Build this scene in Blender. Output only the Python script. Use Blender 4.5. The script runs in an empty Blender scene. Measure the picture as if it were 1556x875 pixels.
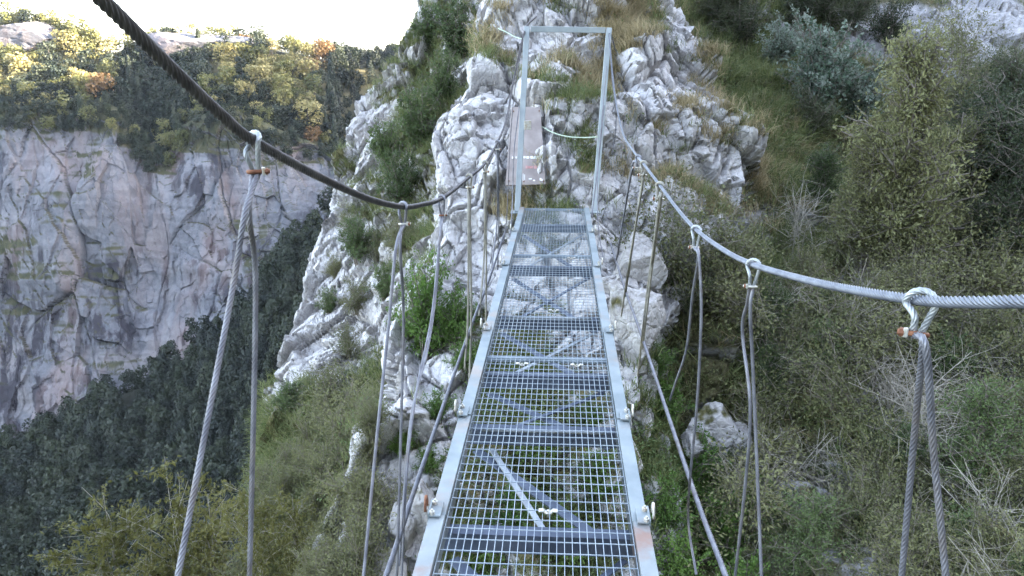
import bpy, bmesh, math, random
import numpy as np
from mathutils import Vector, Matrix
from mathutils.bvhtree import BVHTree

R = math.radians
rnd = random.Random(7)
sc = bpy.context.scene
col = sc.collection

# ------------------------------------------------------------------ camera
F = 1200.0                    # focal length in photo pixels (photo 1556 wide)
CX, CY = 778.0, 437.5
PITCH = R(16.0)
cp, sp = math.cos(PITCH), math.sin(PITCH)
cam_d = bpy.data.cameras.new('camera')
cam_d.sensor_width = 36.0
cam_d.lens = F / 1556.0 * 36.0
cam_d.clip_start = 0.05
cam_d.clip_end = 20000
cam = bpy.data.objects.new('camera', cam_d)
cam.rotation_euler = (math.pi / 2 - PITCH, 0, 0)
col.objects.link(cam)
sc.camera = cam

def ray(px, py):
    x = (px - CX) / F; y = (CY - py) / F
    return np.array([x, cp + y * sp, y * cp - sp])

def P(px, py, d):
    return ray(px, py) * d

def project(pts):
    pts = np.asarray(pts)
    d = pts[:, 1] * cp - pts[:, 2] * sp
    y = pts[:, 1] * sp + pts[:, 2] * cp
    dd = np.maximum(d, 1e-3)
    return CX + F * pts[:, 0] / dd, CY - F * y / dd, d

# ------------------------------------------------------------------ helpers
def tag(o, label=None, cat=None, group=None, kind=None):
    if label: o['label'] = label
    if cat: o['category'] = cat
    if group: o['group'] = group
    if kind: o['kind'] = kind
    return o

def empty(name, loc=(0, 0, 0)):
    o = bpy.data.objects.new(name, None)
    o.empty_display_size = 0.1
    o.location = loc
    col.objects.link(o)
    return o

def np_mesh(name, v, faces_list, mats, mat_idx=None, smooth=True, attrs=None):
    """faces_list: list of int arrays (n,3) or (n,4)"""
    v = np.ascontiguousarray(v, np.float32)
    me = bpy.data.meshes.new(name)
    me.vertices.add(len(v))
    me.vertices.foreach_set('co', v.ravel())
    loops = np.concatenate([f.ravel() for f in faces_list]).astype(np.int32)
    lens = np.concatenate([np.full(len(f), f.shape[1], np.int32) for f in faces_list])
    starts = np.concatenate([[0], np.cumsum(lens)[:-1]]).astype(np.int32)
    me.loops.add(len(loops))
    me.loops.foreach_set('vertex_index', loops)
    me.polygons.add(len(lens))
    me.polygons.foreach_set('loop_start', starts)
    for m in (mats if isinstance(mats, (list, tuple)) else [mats]):
        me.materials.append(m)
    if mat_idx is not None:
        me.polygons.foreach_set('material_index', np.asarray(mat_idx, np.int32))
    me.polygons.foreach_set('use_smooth', np.full(len(lens), smooth, bool))
    if attrs:
        for k, a in attrs.items():
            at = me.attributes.new(k, 'FLOAT', 'POINT')
            at.data.foreach_set('value', np.ascontiguousarray(a, np.float32))
    me.update(calc_edges=True)
    return me

def obj(name, me, parent=None):
    o = bpy.data.objects.new(name, me)
    col.objects.link(o)
    if parent is not None:
        o.parent = parent
    return o

class MB:
    """collects verts and faces into one mesh"""
    def __init__(s):
        s.v = []; s.q = []; s.t = []; s.n = 0
    def add(s, v, q=None, t=None):
        v = np.asarray(v, float)
        if q is not None and len(q): s.q.append(np.asarray(q, int) + s.n)
        if t is not None and len(t): s.t.append(np.asarray(t, int) + s.n)
        s.v.append(v); s.n += len(v)
    def box(s, c, hx, hy, hz):
        """c centre; hx,hy,hz half-extent vectors"""
        c, hx, hy, hz = (np.asarray(a, float) for a in (c, hx, hy, hz))
        v = [c + i * hx + j * hy + k * hz for k in (-1, 1) for j in (-1, 1) for i in (-1, 1)]
        q = [[0, 2, 3, 1], [4, 5, 7, 6], [0, 1, 5, 4], [2, 6, 7, 3], [0, 4, 6, 2], [1, 3, 7, 5]]
        s.add(v, q)
    def tube(s, path, r, seg=8, caps=True):
        path = np.asarray(path, float)
        r = np.broadcast_to(np.asarray(r, float), (len(path),))
        v, q, n = tube_geo(path, r, seg)
        t = []
        if caps:
            m = len(path)
            v = np.vstack([v, path[0], path[-1]])
            for k in range(seg):
                t.append([m * seg, (k + 1) % seg, k])
                t.append([m * seg + 1, (m - 1) * seg + k, (m - 1) * seg + (k + 1) % seg])
        s.add(v, q, t)
    def mesh(s, name, mats, smooth=False):
        fl = []
        if s.q: fl.append(np.concatenate(s.q))
        if s.t: fl.append(np.concatenate(s.t))
        return np_mesh(name, np.concatenate(s.v), fl, mats, smooth=smooth)
    def build(s, name, mats, parent=None, smooth=False, bevel=0):
        o = obj(name, s.mesh(name, mats, smooth), parent)
        if bevel:
            b = o.modifiers.new('bevel', 'BEVEL'); b.width = bevel; b.segments = 2; b.limit_method = 'ANGLE'
        return o

def frames(path):
    path = np.asarray(path, float)
    t = np.gradient(path, axis=0)
    t /= np.linalg.norm(t, axis=1, keepdims=True) + 1e-12
    a = np.array([0, 0, 1.0]) if abs(t[0][2]) < 0.9 else np.array([1.0, 0, 0])
    u = np.cross(t[0], a); u /= np.linalg.norm(u)
    us = [u]
    for k in range(1, len(path)):
        u = us[-1] - t[k] * np.dot(us[-1], t[k])
        n = np.linalg.norm(u)
        us.append(u / n if n > 1e-9 else us[-1])
    us = np.array(us)
    return t, us, np.cross(t, us)

def tube_geo(path, r, seg, lobes=0, pitch=0.1, depth=0.2):
    t, u, w = frames(path)
    n = len(path)
    th = np.linspace(0, 2 * np.pi, seg, endpoint=False)
    L = np.concatenate([[0], np.cumsum(np.linalg.norm(np.diff(path, axis=0), axis=1))])
    ang = th[None, :] + np.zeros((n, 1))
    rr = np.repeat(np.asarray(r)[:, None], seg, 1)
    if lobes:
        tw = (2 * np.pi * L / pitch)[:, None]
        ang = ang + tw
        rr = rr * (1 - depth + depth * np.abs(np.cos(lobes * th / 2.0))[None, :])
    v = path[:, None, :] + rr[..., None] * (np.cos(ang)[..., None] * u[:, None, :] + np.sin(ang)[..., None] * w[:, None, :])
    i = np.arange(n - 1)[:, None] * seg; k = np.arange(seg)[None, :]; k2 = (k + 1) % seg
    q = np.stack([i + k, i + k2, i + seg + k2, i + seg + k], -1).reshape(-1, 4)
    return v.reshape(-1, 3), q, n

def cr(ctrl, n):
    """catmull-rom through control points, n samples per span"""
    c = np.asarray(ctrl, float)
    c = np.vstack([2 * c[0] - c[1], c, 2 * c[-1] - c[-2]])
    out = []
    for i in range(1, len(c) - 2):
        t = np.linspace(0, 1, n, endpoint=False)[:, None]
        p0, p1, p2, p3 = c[i - 1], c[i], c[i + 1], c[i + 2]
        out.append(0.5 * (2 * p1 + (p2 - p0) * t + (2 * p0 - 5 * p1 + 4 * p2 - p3) * t ** 2 + (3 * p1 - p0 - 3 * p2 + p3) * t ** 3))
    out.append(c[-2][None])
    return np.vstack(out)

def resample(path, step):
    path = np.asarray(path)
    L = np.concatenate([[0], np.cumsum(np.linalg.norm(np.diff(path, axis=0), axis=1))])
    n = max(2, int(L[-1] / step) + 1)
    s = np.linspace(0, L[-1], n)
    return np.stack([np.interp(s, L, path[:, k]) for k in range(3)], 1)

def wire_rope(path, r, lobes=6, pitch=None, detail=1.0):
    """a laid wire rope: lobed section that twists along the path"""
    pitch = pitch or r * 11
    pth = resample(path, pitch / (lobes * 2.6) / detail * 1.6)
    v, q, n = tube_geo(pth, np.full(len(pth), r), lobes * 4, lobes, pitch, 0.3)
    return v, q

# ------------------------------------------------------------------ noise
def _h(ix, iy, iz, s):
    n = (ix.astype(np.int64) * 73856093) ^ (iy.astype(np.int64) * 19349663) ^ (iz.astype(np.int64) * 83492791) ^ (s * 2654435761 & 0x7fffffff)
    n = n & 0xffffffff
    n = ((n ^ (n >> 16)) * 0x45d9f3b) & 0xffffffff
    n = ((n ^ (n >> 16)) * 0x45d9f3b) & 0xffffffff
    n = n ^ (n >> 16)
    return n.astype(np.float64) / 4294967295.0

def vnoise(p, seed=0):
    i = np.floor(p).astype(np.int64); f = p - i
    f = f * f * f * (f * (f * 6 - 15) + 10)
    out = 0
    for dx in (0, 1):
        for dy in (0, 1):
            for dz in (0, 1):
                w = (f[:, 0] if dx else 1 - f[:, 0]) * (f[:, 1] if dy else 1 - f[:, 1]) * (f[:, 2] if dz else 1 - f[:, 2])
                out = out + w * _h(i[:, 0] + dx, i[:, 1] + dy, i[:, 2] + dz, seed)
    return out * 2 - 1

def fbm(p, octv=4, seed=0, gain=0.5):
    a, s, o = 1.0, 0.0, 0
    for k in range(octv):
        o = o + a * vnoise(p * (2.03 ** k) + 17.3 * k, seed + k)
        s += a; a *= gain
    return o / s

def facets(p, seed=0):
    """blocky cellular relief: a tilted plane per voronoi cell; and F2-F1"""
    i = np.floor(p).astype(np.int64)
    n = len(p)
    f1 = np.full(n, 9.0); f2 = np.full(n, 9.0)
    best = np.zeros((n, 3)); bid = np.zeros((n, 3), np.int64)
    for dx in (-1, 0, 1):
        for dy in (-1, 0, 1):
            for dz in (-1, 0, 1):
                c = i + np.array([dx, dy, dz])
                pt = c + np.stack([_h(c[:, 0], c[:, 1], c[:, 2], seed + k) for k in (11, 12, 13)], 1)
                d = np.linalg.norm(p - pt, axis=1)
                near = d < f1
                f2 = np.where(near, f1, np.minimum(f2, d))
                f1 = np.where(near, d, f1)
                best[near] = pt[near]; bid[near] = c[near]
    g = np.stack([_h(bid[:, 0], bid[:, 1], bid[:, 2], seed + k) for k in (21, 22, 23)], 1) * 2 - 1
    h = _h(bid[:, 0], bid[:, 1], bid[:, 2], seed + 24) * 2 - 1
    return h * 0.42 + np.sum(g * (p - best), 1) * 1.25, f2 - f1

def sstep(a, b, x):
    t = np.clip((x - a) / (b - a), 0, 1)
    return t * t * (3 - 2 * t)

# ------------------------------------------------------------------ materials
def nodes(name):
    m = bpy.data.materials.new(name); m.use_nodes = True
    nt = m.node_tree; nt.nodes.clear()
    out = nt.nodes.new('ShaderNodeOutputMaterial')
    b = nt.nodes.new('ShaderNodeBsdfPrincipled')
    nt.links.new(b.outputs[0], out.inputs[0])
    b.inputs['Specular IOR Level'].default_value = 0.3
    return m, nt, b, out

def N(nt, t, **kw):
    n = nt.nodes.new(t)
    for k, v in kw.items():
        if k in n.inputs.keys() if hasattr(n.inputs, 'keys') else False:
            n.inputs[k].default_value = v
        else:
            setattr(n, k, v)
    return n

def noise(nt, vec, scale, detail=4, rough=0.55):
    n = nt.nodes.new('ShaderNodeTexNoise')
    n.inputs['Scale'].default_value = scale; n.inputs['Detail'].default_value = detail; n.inputs['Roughness'].default_value = rough
    nt.links.new(vec, n.inputs['Vector'])
    return n.outputs['Fac']

def ramp(nt, fac, stops):
    r = nt.nodes.new('ShaderNodeValToRGB')
    e = r.color_ramp.elements
    while len(e) < len(stops): e.new(0.5)
    for k, (p, c) in enumerate(stops):
        e[k].position = p; e[k].color = (*c, 1)
    nt.links.new(fac, r.inputs[0])
    return r.outputs[0]

def mix(nt, fac, a, b, mode='MIX'):
    m = nt.nodes.new('ShaderNodeMix'); m.data_type = 'RGBA'; m.blend_type = mode
    for sock, val in ((m.inputs[0], fac), (m.inputs[6], a), (m.inputs[7], b)):
        if hasattr(val, 'is_linked') or hasattr(val, 'links'):
            nt.links.new(val, sock)
        elif isinstance(val, (int, float)):
            sock.default_value = val
        else:
            sock.default_value = (*val, 1)
    return m.outputs[2]

def math_(nt, op, a, b=None):
    m = nt.nodes.new('ShaderNodeMath'); m.operation = op
    for s, v in ((m.inputs[0], a), (m.inputs[1], b)):
        if v is None: continue
        if isinstance(v, (int, float)): s.default_value = v
        else: nt.links.new(v, s)
    return m.outputs[0]

def gpos(nt):
    return nt.nodes.new('ShaderNodeNewGeometry').outputs['Position']

def mapping(nt, vec, scale=(1, 1, 1), rot=(0, 0, 0)):
    m = nt.nodes.new('ShaderNodeMapping')
    m.inputs['Scale'].default_value = scale; m.inputs['Rotation'].default_value = rot
    nt.links.new(vec, m.inputs['Vector'])
    return m.outputs[0]

def bump(nt, b, h, strength, dist):
    n = nt.nodes.new('ShaderNodeBump')
    n.inputs['Strength'].default_value = strength; n.inputs['Distance'].default_value = dist
    nt.links.new(h, n.inputs['Height'])
    nt.links.new(n.outputs[0], b.inputs['Normal'])

def attr(nt, name):
    a = nt.nodes.new('ShaderNodeAttribute'); a.attribute_name = name
    return a.outputs['Fac']

def mat_rock(name, size, stops, soil, lichen=(0.14, 0.14, 0.12), streak=0.0, warm=(0.42, 0.27, 0.17), warm_amt=0.1, vscale=(1, 1, 0.7), crack=1.0):
    """size: metres of the typical block"""
    m, nt, b, out = nodes(name)
    p = gpos(nt)
    n1 = noise(nt, p, 1.4 / size, 10, 0.72)
    n2 = noise(nt, p, 11.0 / size, 6, 0.7)
    f = math_(nt, 'ADD', math_(nt, 'MULTIPLY', n1, 0.6), math_(nt, 'MULTIPLY', n2, 0.4))
    c = ramp(nt, f, stops)
    l = ramp(nt, noise(nt, p, 2.3 / size, 10, 0.78), [(0.54, (0, 0, 0)), (0.62, (1, 1, 1))])
    c = mix(nt, math_(nt, 'MULTIPLY', l, 0.45), c, lichen)
    w = ramp(nt, noise(nt, p, 0.7 / size, 4, 0.6), [(0.56, (0, 0, 0)), (0.72, (1, 1, 1))])
    c = mix(nt, math_(nt, 'MULTIPLY', w, warm_amt), c, warm)
    if streak:
        pv = mapping(nt, p, (1, 1, 0.09))
        s = ramp(nt, noise(nt, pv, 3.6 / size, 6, 0.6), [(0.50, (0, 0, 0)), (0.57, (1, 1, 1))])
        s = math_(nt, 'MULTIPLY', s, ramp(nt, noise(nt, p, 0.55 / size, 3), [(0.42, (0, 0, 0)), (0.54, (1, 1, 1))]))
        c = mix(nt, math_(nt, 'MULTIPLY', s, streak), c, (0.03, 0.027, 0.036))
        s2 = ramp(nt, noise(nt, mapping(nt, p, (1, 1, 0.12)), 0.9 / size, 4, 0.6), [(0.5, (0, 0, 0)), (0.65, (1, 1, 1))])
        c = mix(nt, math_(nt, 'MULTIPLY', s2, streak * 0.55), c, (0.22, 0.16, 0.15))
    sc_ = ramp(nt, noise(nt, p, 9.0 / size, 4), [(0.3, soil[0]), (0.7, soil[1])])
    va = attr(nt, 'veg')
    c = mix(nt, va, c, sc_)
    nt.links.new(c, b.inputs['Base Color'])
    b.inputs['Roughness'].default_value = 0.92
    b.inputs['Specular IOR Level'].default_value = 0.15
    wv = nt.nodes.new('ShaderNodeVectorMath'); wv.operation = 'ADD'
    nz_ = nt.nodes.new('ShaderNodeTexNoise'); nz_.inputs['Scale'].default_value = 3.0 / size; nz_.inputs['Detail'].default_value = 3
    sc2 = nt.nodes.new('ShaderNodeVectorMath'); sc2.operation = 'SCALE'; sc2.inputs['Scale'].default_value = 0.16 * size
    nt.links.new(p, nz_.inputs['Vector']); nt.links.new(nz_.outputs['Color'], sc2.inputs[0])
    nt.links.new(p, wv.inputs[0]); nt.links.new(sc2.outputs[0], wv.inputs[1])
    pw = mapping(nt, wv.outputs[0], vscale)
    hs_ = []
    for s_ in (4.0, 11.0):
        vo = nt.nodes.new('ShaderNodeTexVoronoi'); vo.feature = 'DISTANCE_TO_EDGE'; vo.inputs['Scale'].default_value = s_ / size
        nt.links.new(pw, vo.inputs['Vector'])
        hs_.append(math_(nt, 'MINIMUM', math_(nt, 'MULTIPLY', vo.outputs['Distance'], 5.0), 0.5))
    h = math_(nt, 'ADD', math_(nt, 'MULTIPLY', noise(nt, p, 26.0 / size, 8, 0.75), 0.7), math_(nt, 'MULTIPLY', math_(nt, 'ADD', hs_[0], math_(nt, 'MULTIPLY', hs_[1], 0.5)), crack))
    bump(nt, b, h, 0.8, 0.045 * size)
    return m

def mat_leaf(name, c1, c2, trans=0.35, rough=0.55, island=0.4, under=None, tint=None):
    m, nt, b, out = nodes(name)
    g = nt.nodes.new('ShaderNodeNewGeometry')
    oi = nt.nodes.new('ShaderNodeObjectInfo')
    f = math_(nt, 'ADD', math_(nt, 'MULTIPLY', g.outputs['Random Per Island'], island),
              math_(nt, 'MULTIPLY', oi.outputs['Random'], 1 - island))
    c = ramp(nt, f, [(0.1, c1), (0.9, c2)])
    if tint is not None:
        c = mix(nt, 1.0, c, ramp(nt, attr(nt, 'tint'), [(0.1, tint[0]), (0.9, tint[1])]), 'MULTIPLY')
    if under is not None:
        c = mix(nt, g.outputs['Backfacing'], c, under)
    nt.links.new(c, b.inputs['Base Color'])
    b.inputs['Roughness'].default_value = rough
    tr = nt.nodes.new('ShaderNodeBsdfTranslucent')
    nt.links.new(c, tr.inputs[0])
    ms = nt.nodes.new('ShaderNodeMixShader'); ms.inputs[0].default_value = trans
    nt.links.new(b.outputs[0], ms.inputs[1]); nt.links.new(tr.outputs[0], ms.inputs[2])
    nt.links.new(ms.outputs[0], out.inputs[0])
    return m

def mat_simple(name, c1, c2, scale=8, rough=0.6, metal=0.0, bumpd=0.0, spec=0.3, stain=None, stain_amt=0.5, stain_scale=3):
    m, nt, b, out = nodes(name)
    p = gpos(nt)
    c = ramp(nt, noise(nt, p, scale, 5), [(0.35, c1), (0.65, c2)])
    if stain:
        s = ramp(nt, noise(nt, p, stain_scale, 6, 0.65), [(0.52, (0, 0, 0)), (0.66, (1, 1, 1))])
        c = mix(nt, math_(nt, 'MULTIPLY', s, stain_amt), c, stain)
    nt.links.new(c, b.inputs['Base Color'])
    b.inputs['Roughness'].default_value = rough; b.inputs['Metallic'].default_value = metal
    b.inputs['Specular IOR Level'].default_value = spec
    if bumpd: bump(nt, b, noise(nt, p, scale * 4, 5), 0.6, bumpd)
    return m

ROCK_STOPS = [(0.32, (0.25, 0.235, 0.235)), (0.44, (0.42, 0.40, 0.40)), (0.58, (0.59, 0.57, 0.57))]
SOIL = ((0.10, 0.095, 0.045), (0.23, 0.19, 0.10))
M = {}
M['rock'] = mat_rock('limestone', 1.0, ROCK_STOPS, SOIL)
M['spur'] = mat_rock('greyer_limestone', 1.3, [(0.32, (0.20, 0.19, 0.19)), (0.46, (0.37, 0.35, 0.345)), (0.62, (0.56, 0.54, 0.535))], ((0.055, 0.058, 0.024), (0.14, 0.125, 0.055)))  # slightly greyer stone for the spur and the blocks beside the deck
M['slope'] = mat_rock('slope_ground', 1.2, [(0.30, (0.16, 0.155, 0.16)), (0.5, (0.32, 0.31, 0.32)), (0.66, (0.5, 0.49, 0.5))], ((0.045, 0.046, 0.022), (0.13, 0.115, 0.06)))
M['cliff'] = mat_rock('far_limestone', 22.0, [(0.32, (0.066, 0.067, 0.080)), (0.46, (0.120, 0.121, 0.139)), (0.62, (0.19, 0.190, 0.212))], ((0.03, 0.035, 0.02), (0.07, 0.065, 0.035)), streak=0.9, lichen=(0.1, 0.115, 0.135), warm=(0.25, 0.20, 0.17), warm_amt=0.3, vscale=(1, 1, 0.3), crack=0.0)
M['hill'] = mat_simple('hill_ground', (0.035, 0.036, 0.02), (0.09, 0.078, 0.04), 0.15, 0.95)
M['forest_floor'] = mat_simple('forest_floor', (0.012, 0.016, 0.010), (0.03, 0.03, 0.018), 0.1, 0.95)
M['ground'] = mat_simple('valley_ground', (0.03, 0.04, 0.02), (0.07, 0.07, 0.035), 0.01, 0.95)
M['steel'] = mat_simple('galvanised_steel', (0.24, 0.26, 0.29), (0.36, 0.39, 0.42), 14, 0.42, 0.35, 0.0, 0.5, (0.30, 0.27, 0.25), 0.35, 5)
M['rail'] = mat_simple('galvanised_rail', (0.14, 0.167, 0.18), (0.21, 0.238, 0.25), 6, 0.5, 0.2, 0.0, 0.5, (0.27, 0.19, 0.14), 0.5, 3.5)
M['frame'] = mat_simple('pale_frame', (0.23, 0.26, 0.275), (0.32, 0.35, 0.36), 5, 0.5, 0.15, 0, 0.5, (0.26, 0.25, 0.23), 0.4, 4)
M['rail_rust'] = mat_simple('rust_stained_rail', (0.165, 0.18, 0.185), (0.23, 0.25, 0.255), 6, 0.5, 0.15, 0.0, 0.5, (0.20, 0.115, 0.085), 0.9, 3.4)
M['grate'] = mat_simple('grating_steel', (0.24, 0.28, 0.325), (0.36, 0.405, 0.445), 5, 0.4, 0.3, 0.0, 0.5)
M['beam'] = mat_simple('dark_beam', (0.05, 0.065, 0.10), (0.10, 0.12, 0.17), 6, 0.5, 0.2, 0.0, 0.4)
M['cable_dark'] = mat_simple('weathered_cable', (0.055, 0.05, 0.055), (0.125, 0.115, 0.12), 25, 0.55, 0.2, 0, 0.4)
M['cable_grey'] = mat_simple('grey_cable', (0.075, 0.082, 0.105), (0.13, 0.14, 0.165), 25, 0.42, 0.4, 0, 0.5)
M['strand'] = mat_simple('strand_steel', (0.115, 0.115, 0.135), (0.205, 0.205, 0.23), 20, 0.42, 0.4, 0, 0.5, (0.16, 0.13, 0.11), 0.5, 6)
M['strand_bright'] = mat_simple('bright_strand', (0.24, 0.255, 0.27), (0.38, 0.395, 0.405), 30, 0.38, 0.3, 0, 0.5)
M['rope_tan'] = mat_simple('tan_rope', (0.20, 0.188, 0.16), (0.31, 0.292, 0.25), 20, 0.7)
M['rust'] = mat_simple('rusty_iron', (0.12, 0.05, 0.03), (0.24, 0.105, 0.055), 60, 0.7, 0.2)
M['zinc'] = mat_simple('zinc_clamp', (0.36, 0.34, 0.30), (0.52, 0.5, 0.46), 60, 0.4, 0.4, 0, 0.5, (0.4, 0.24, 0.1), 0.6, 40)
M['wood'] = mat_simple('weathered_board', (0.23, 0.195, 0.19), (0.33, 0.29, 0.28), 5, 0.85, 0, 0.004)
M['white'] = mat_simple('faded_white_paint', (0.6, 0.6, 0.6), (0.78, 0.78, 0.78), 30, 0.6)
M['red'] = mat_simple('faded_red_paint', (0.36, 0.17, 0.17), (0.45, 0.28, 0.27), 30, 0.7)
M['cord'] = mat_simple('pale_green_cord', (0.3, 0.37, 0.28), (0.42, 0.48, 0.39), 30, 0.7)
M['bark'] = mat_simple('grey_bark', (0.10, 0.085, 0.07), (0.22, 0.19, 0.165), 25, 0.9)
M['bark_pale'] = mat_simple('pale_twig', (0.13, 0.112, 0.09), (0.26, 0.23, 0.185), 25, 0.9)
M['twig_grey'] = mat_simple('grey_twig', (0.26, 0.235, 0.20), (0.42, 0.385, 0.33), 25, 0.9)
M['bark_dark'] = mat_simple('dark_trunk', (0.05, 0.04, 0.035), (0.10, 0.085, 0.07), 5, 0.9)
M['leaf_green'] = mat_leaf('green_leaf', (0.045, 0.072, 0.026), (0.125, 0.17, 0.062))
M['leaf_bright'] = mat_leaf('bright_green_leaf', (0.045, 0.10, 0.02), (0.13, 0.21, 0.045))
M['leaf_olive'] = mat_leaf('olive_leaf', (0.085, 0.094, 0.038), (0.215, 0.215, 0.098))
M['leaf_tan'] = mat_leaf('yellowing_leaf', (0.085, 0.085, 0.022), (0.21, 0.19, 0.06))
M['leaf_dark'] = mat_leaf('dark_leaf', (0.028, 0.042, 0.021), (0.085, 0.10, 0.05))
M['leaf_grey'] = mat_leaf('pale_backed_leaf', (0.05, 0.085, 0.05), (0.14, 0.19, 0.13), under=(0.28, 0.32, 0.27))
M['far_gold'] = mat_leaf('autumn_gold_leaf', (0.16, 0.145, 0.055), (0.32, 0.275, 0.12), 0.3)
M['far_green'] = mat_leaf('plateau_green_leaf', (0.07, 0.08, 0.028), (0.18, 0.17, 0.06), 0.3)
M['far_rust'] = mat_leaf('autumn_rust_leaf', (0.12, 0.075, 0.035), (0.21, 0.125, 0.055), 0.3)
M['far_dark'] = mat_leaf('conifer_and_shade_leaf', (0.014, 0.022, 0.014), (0.042, 0.05, 0.03), 0.2)  # conifer green; also puts shade into the dark bushy crowns
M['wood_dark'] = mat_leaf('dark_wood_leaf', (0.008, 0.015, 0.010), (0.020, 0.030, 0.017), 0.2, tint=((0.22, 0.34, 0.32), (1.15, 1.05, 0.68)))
M['grass_gold'] = mat_leaf('dry_grass', (0.19, 0.155, 0.08), (0.44, 0.36, 0.215), 0.3, island=1.0)
M['grass_green'] = mat_leaf('green_grass', (0.065, 0.095, 0.03), (0.20, 0.215, 0.085), 0.3, island=1.0)

# ------------------------------------------------------------------ terrain sheets
def crw(nctrl, spans):
    """weights matrix for catmull-rom with given samples per span"""
    rows = []
    def add(i, t):
        w = np.zeros(nctrl + 2)
        w[i:i + 4] += 0.5 * np.array([-t + 2 * t * t - t ** 3, 2 - 5 * t * t + 3 * t ** 3, t + 4 * t * t - 3 * t ** 3, -t * t + t ** 3])
        r = w[1:-1].copy()
        r[0] += 2 * w[0]; r[1] -= w[0]
        r[-1] += 2 * w[-1]; r[-2] -= w[-1]
        rows.append(r)
    for i, n in enumerate(spans):
        for t in np.linspace(0, 1, n, endpoint=False): add(i, t)
    add(nctrl - 2, 1.0)
    return np.array(rows)

SHEETS = {}
class Sheet: pass

def sheet(name, rows, uspan, vspan, mat, disp, vegf, kind='structure', face=(0, -0.85, 0.35), own=0.4):
    ctrl = np.array([[P(*c) for c in r] for r in rows])
    Wu = crw(ctrl.shape[0], uspan); Wv = crw(ctrl.shape[1], vspan)
    G = np.einsum('ur,rck,vc->uvk', Wu, ctrl, Wv)
    nu, nv = G.shape[:2]
    def normals(G):
        du = np.gradient(G, axis=0); dv = np.gradient(G, axis=1)
        n = np.cross(du, dv)
        n /= np.linalg.norm(n, axis=2, keepdims=True) + 1e-12
        return n
    n = normals(G)
    sgn = np.sign(np.mean(np.sum(n * -G, 2)))
    n = n * sgn
    p = G.reshape(-1, 3)
    dirs = n.reshape(-1, 3) * own + np.array(face)
    dirs /= np.linalg.norm(dirs, axis=1, keepdims=True)
    p = p + dirs * disp(p)[:, None]
    G2 = p.reshape(nu, nv, 3)
    n2 = (normals(G2) * sgn).reshape(-1, 3)
    px, py, d = project(p)
    veg = vegf(p, n2, px, py, d)
    idx = np.arange(nu * nv).reshape(nu, nv)
    q = np.stack([idx[:-1, :-1], idx[:-1, 1:], idx[1:, 1:], idx[1:, :-1]], -1).reshape(-1, 4)
    if sgn < 0: q = q[:, ::-1]
    me = np_mesh(name, p, [q], mat, smooth=False, attrs={'veg': veg})
    o = obj(name, me)
    if kind: o['kind'] = kind
    S = Sheet(); S.p = p; S.n = n2; S.px = px; S.py = py; S.d = d; S.veg = veg; S.q = q; S.o = o
    S.bvh = None
    S.area = None
    SHEETS[name] = S
    return S

def bvh(S):
    if S.bvh is None:
        S.bvh = BVHTree.FromPolygons(S.p.tolist(), S.q.tolist())
    return S.bvh

def hit(px, py, names):
    r = Vector(ray(px, py)).normalized()
    best = None
    for nme in names:
        h = bvh(SHEETS[nme]).ray_cast(Vector((0, 0, 0)), r)
        if h[0] is not None and (best is None or h[3] < best[3]):
            best = h
    if best is None: return None
    return np.array(best[0]), np.array(best[1])

ANI = np.array([[1.0, 0.1, -0.25], [-0.1, 1.0, -0.1], [0.2, 0.15, 0.72]])   # blocks longer along the dip
def rock_disp(s, a, seed, big=0.3):
    def f(p):
        w = np.stack([fbm(p / (1.3 * s), 3, seed + k) for k in (31, 32, 33)], 1) * 0.14 * s
        q = (p + w) @ ANI.T
        f1, c1 = facets(q / (1.5 * s), seed)
        f2, c2 = facets(q / (0.52 * s) + 5.2, seed + 50)
        f3, c3 = facets(q / (0.17 * s) + 9.1, seed + 90)
        f1 = f1 * (0.3 + 0.7 * sstep(0, 0.17, c1)); f2 = f2 * (0.45 + 0.55 * sstep(0, 0.14, c2))
        dsp = a * (0.42 * f1 + 0.20 * f2 + 0.07 * f3) * s
        dsp -= a * s * (0.13 * (1 - sstep(0.0, 0.05, c1)) + 0.06 * (1 - sstep(0, 0.08, c2)) + 0.02 * (1 - sstep(0, 0.15, c3)))
        dsp += 0.03 * a * s * fbm(p / (0.22 * s), 3, seed + 3)
        dsp += big * s * fbm(p / (3.0 * s), 4, seed + 7)
        return dsp
    return f

def spots(px, py, lst):
    o = np.zeros(len(px))
    for (x, y, rx, ry, v) in lst:
        e = ((px - x) / rx) ** 2 + ((py - y) / ry) ** 2
        o += v * np.exp(-e * 1.2)
    return o

def ss(x0): return x0

# --- front rock where the bridge lands
def vegA(p, n, px, py, d):
    m = 0.85 * fbm(p / 0.8, 4, 3) + 0.75 * (n[:, 2] - 0.45) - 0.20
    m += spots(px, py, [(755, 60, 40, 50, .35), (960, 20, 45, 35, .3), (895, 120, 45, 30, .3), (900, 30, 50, 25, .15), (730, 200, 80, 110, -.6), (705, 270, 60, 70, -.5),
                        (830, 250, 60, 60, -.1), (930, 200, 50, 50, -.3), (1010, 110, 50, 70, -.25), (1090, 170, 50, 50, -.2), (950, 420, 60, 100, -.7), (730, 400, 50, 60, -.4),
                        (590, 520, 25, 60, -.8), (610, 600, 30, 50, -.5), (585, 730, 40, 60, -.7), (640, 760, 40, 70, -.8), (665, 650, 30, 60, -.7), (540, 830, 30, 50, -.5), (612, 655, 18, 25, .4), (578, 700, 40, 110, -.5), (605, 800, 60, 90, -.6), (690, 590, 30, 60, -.4), (850, 720, 120, 150, .75), (850, 420, 70, 60, -.4), (1070, 300, 70, 80, .1), (560, 640, 40, 80, .3), (890, 230, 20, 50, .6), (830, 290, 30, 14, .5)])
    return sstep(0.0, 0.22, m)

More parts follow.
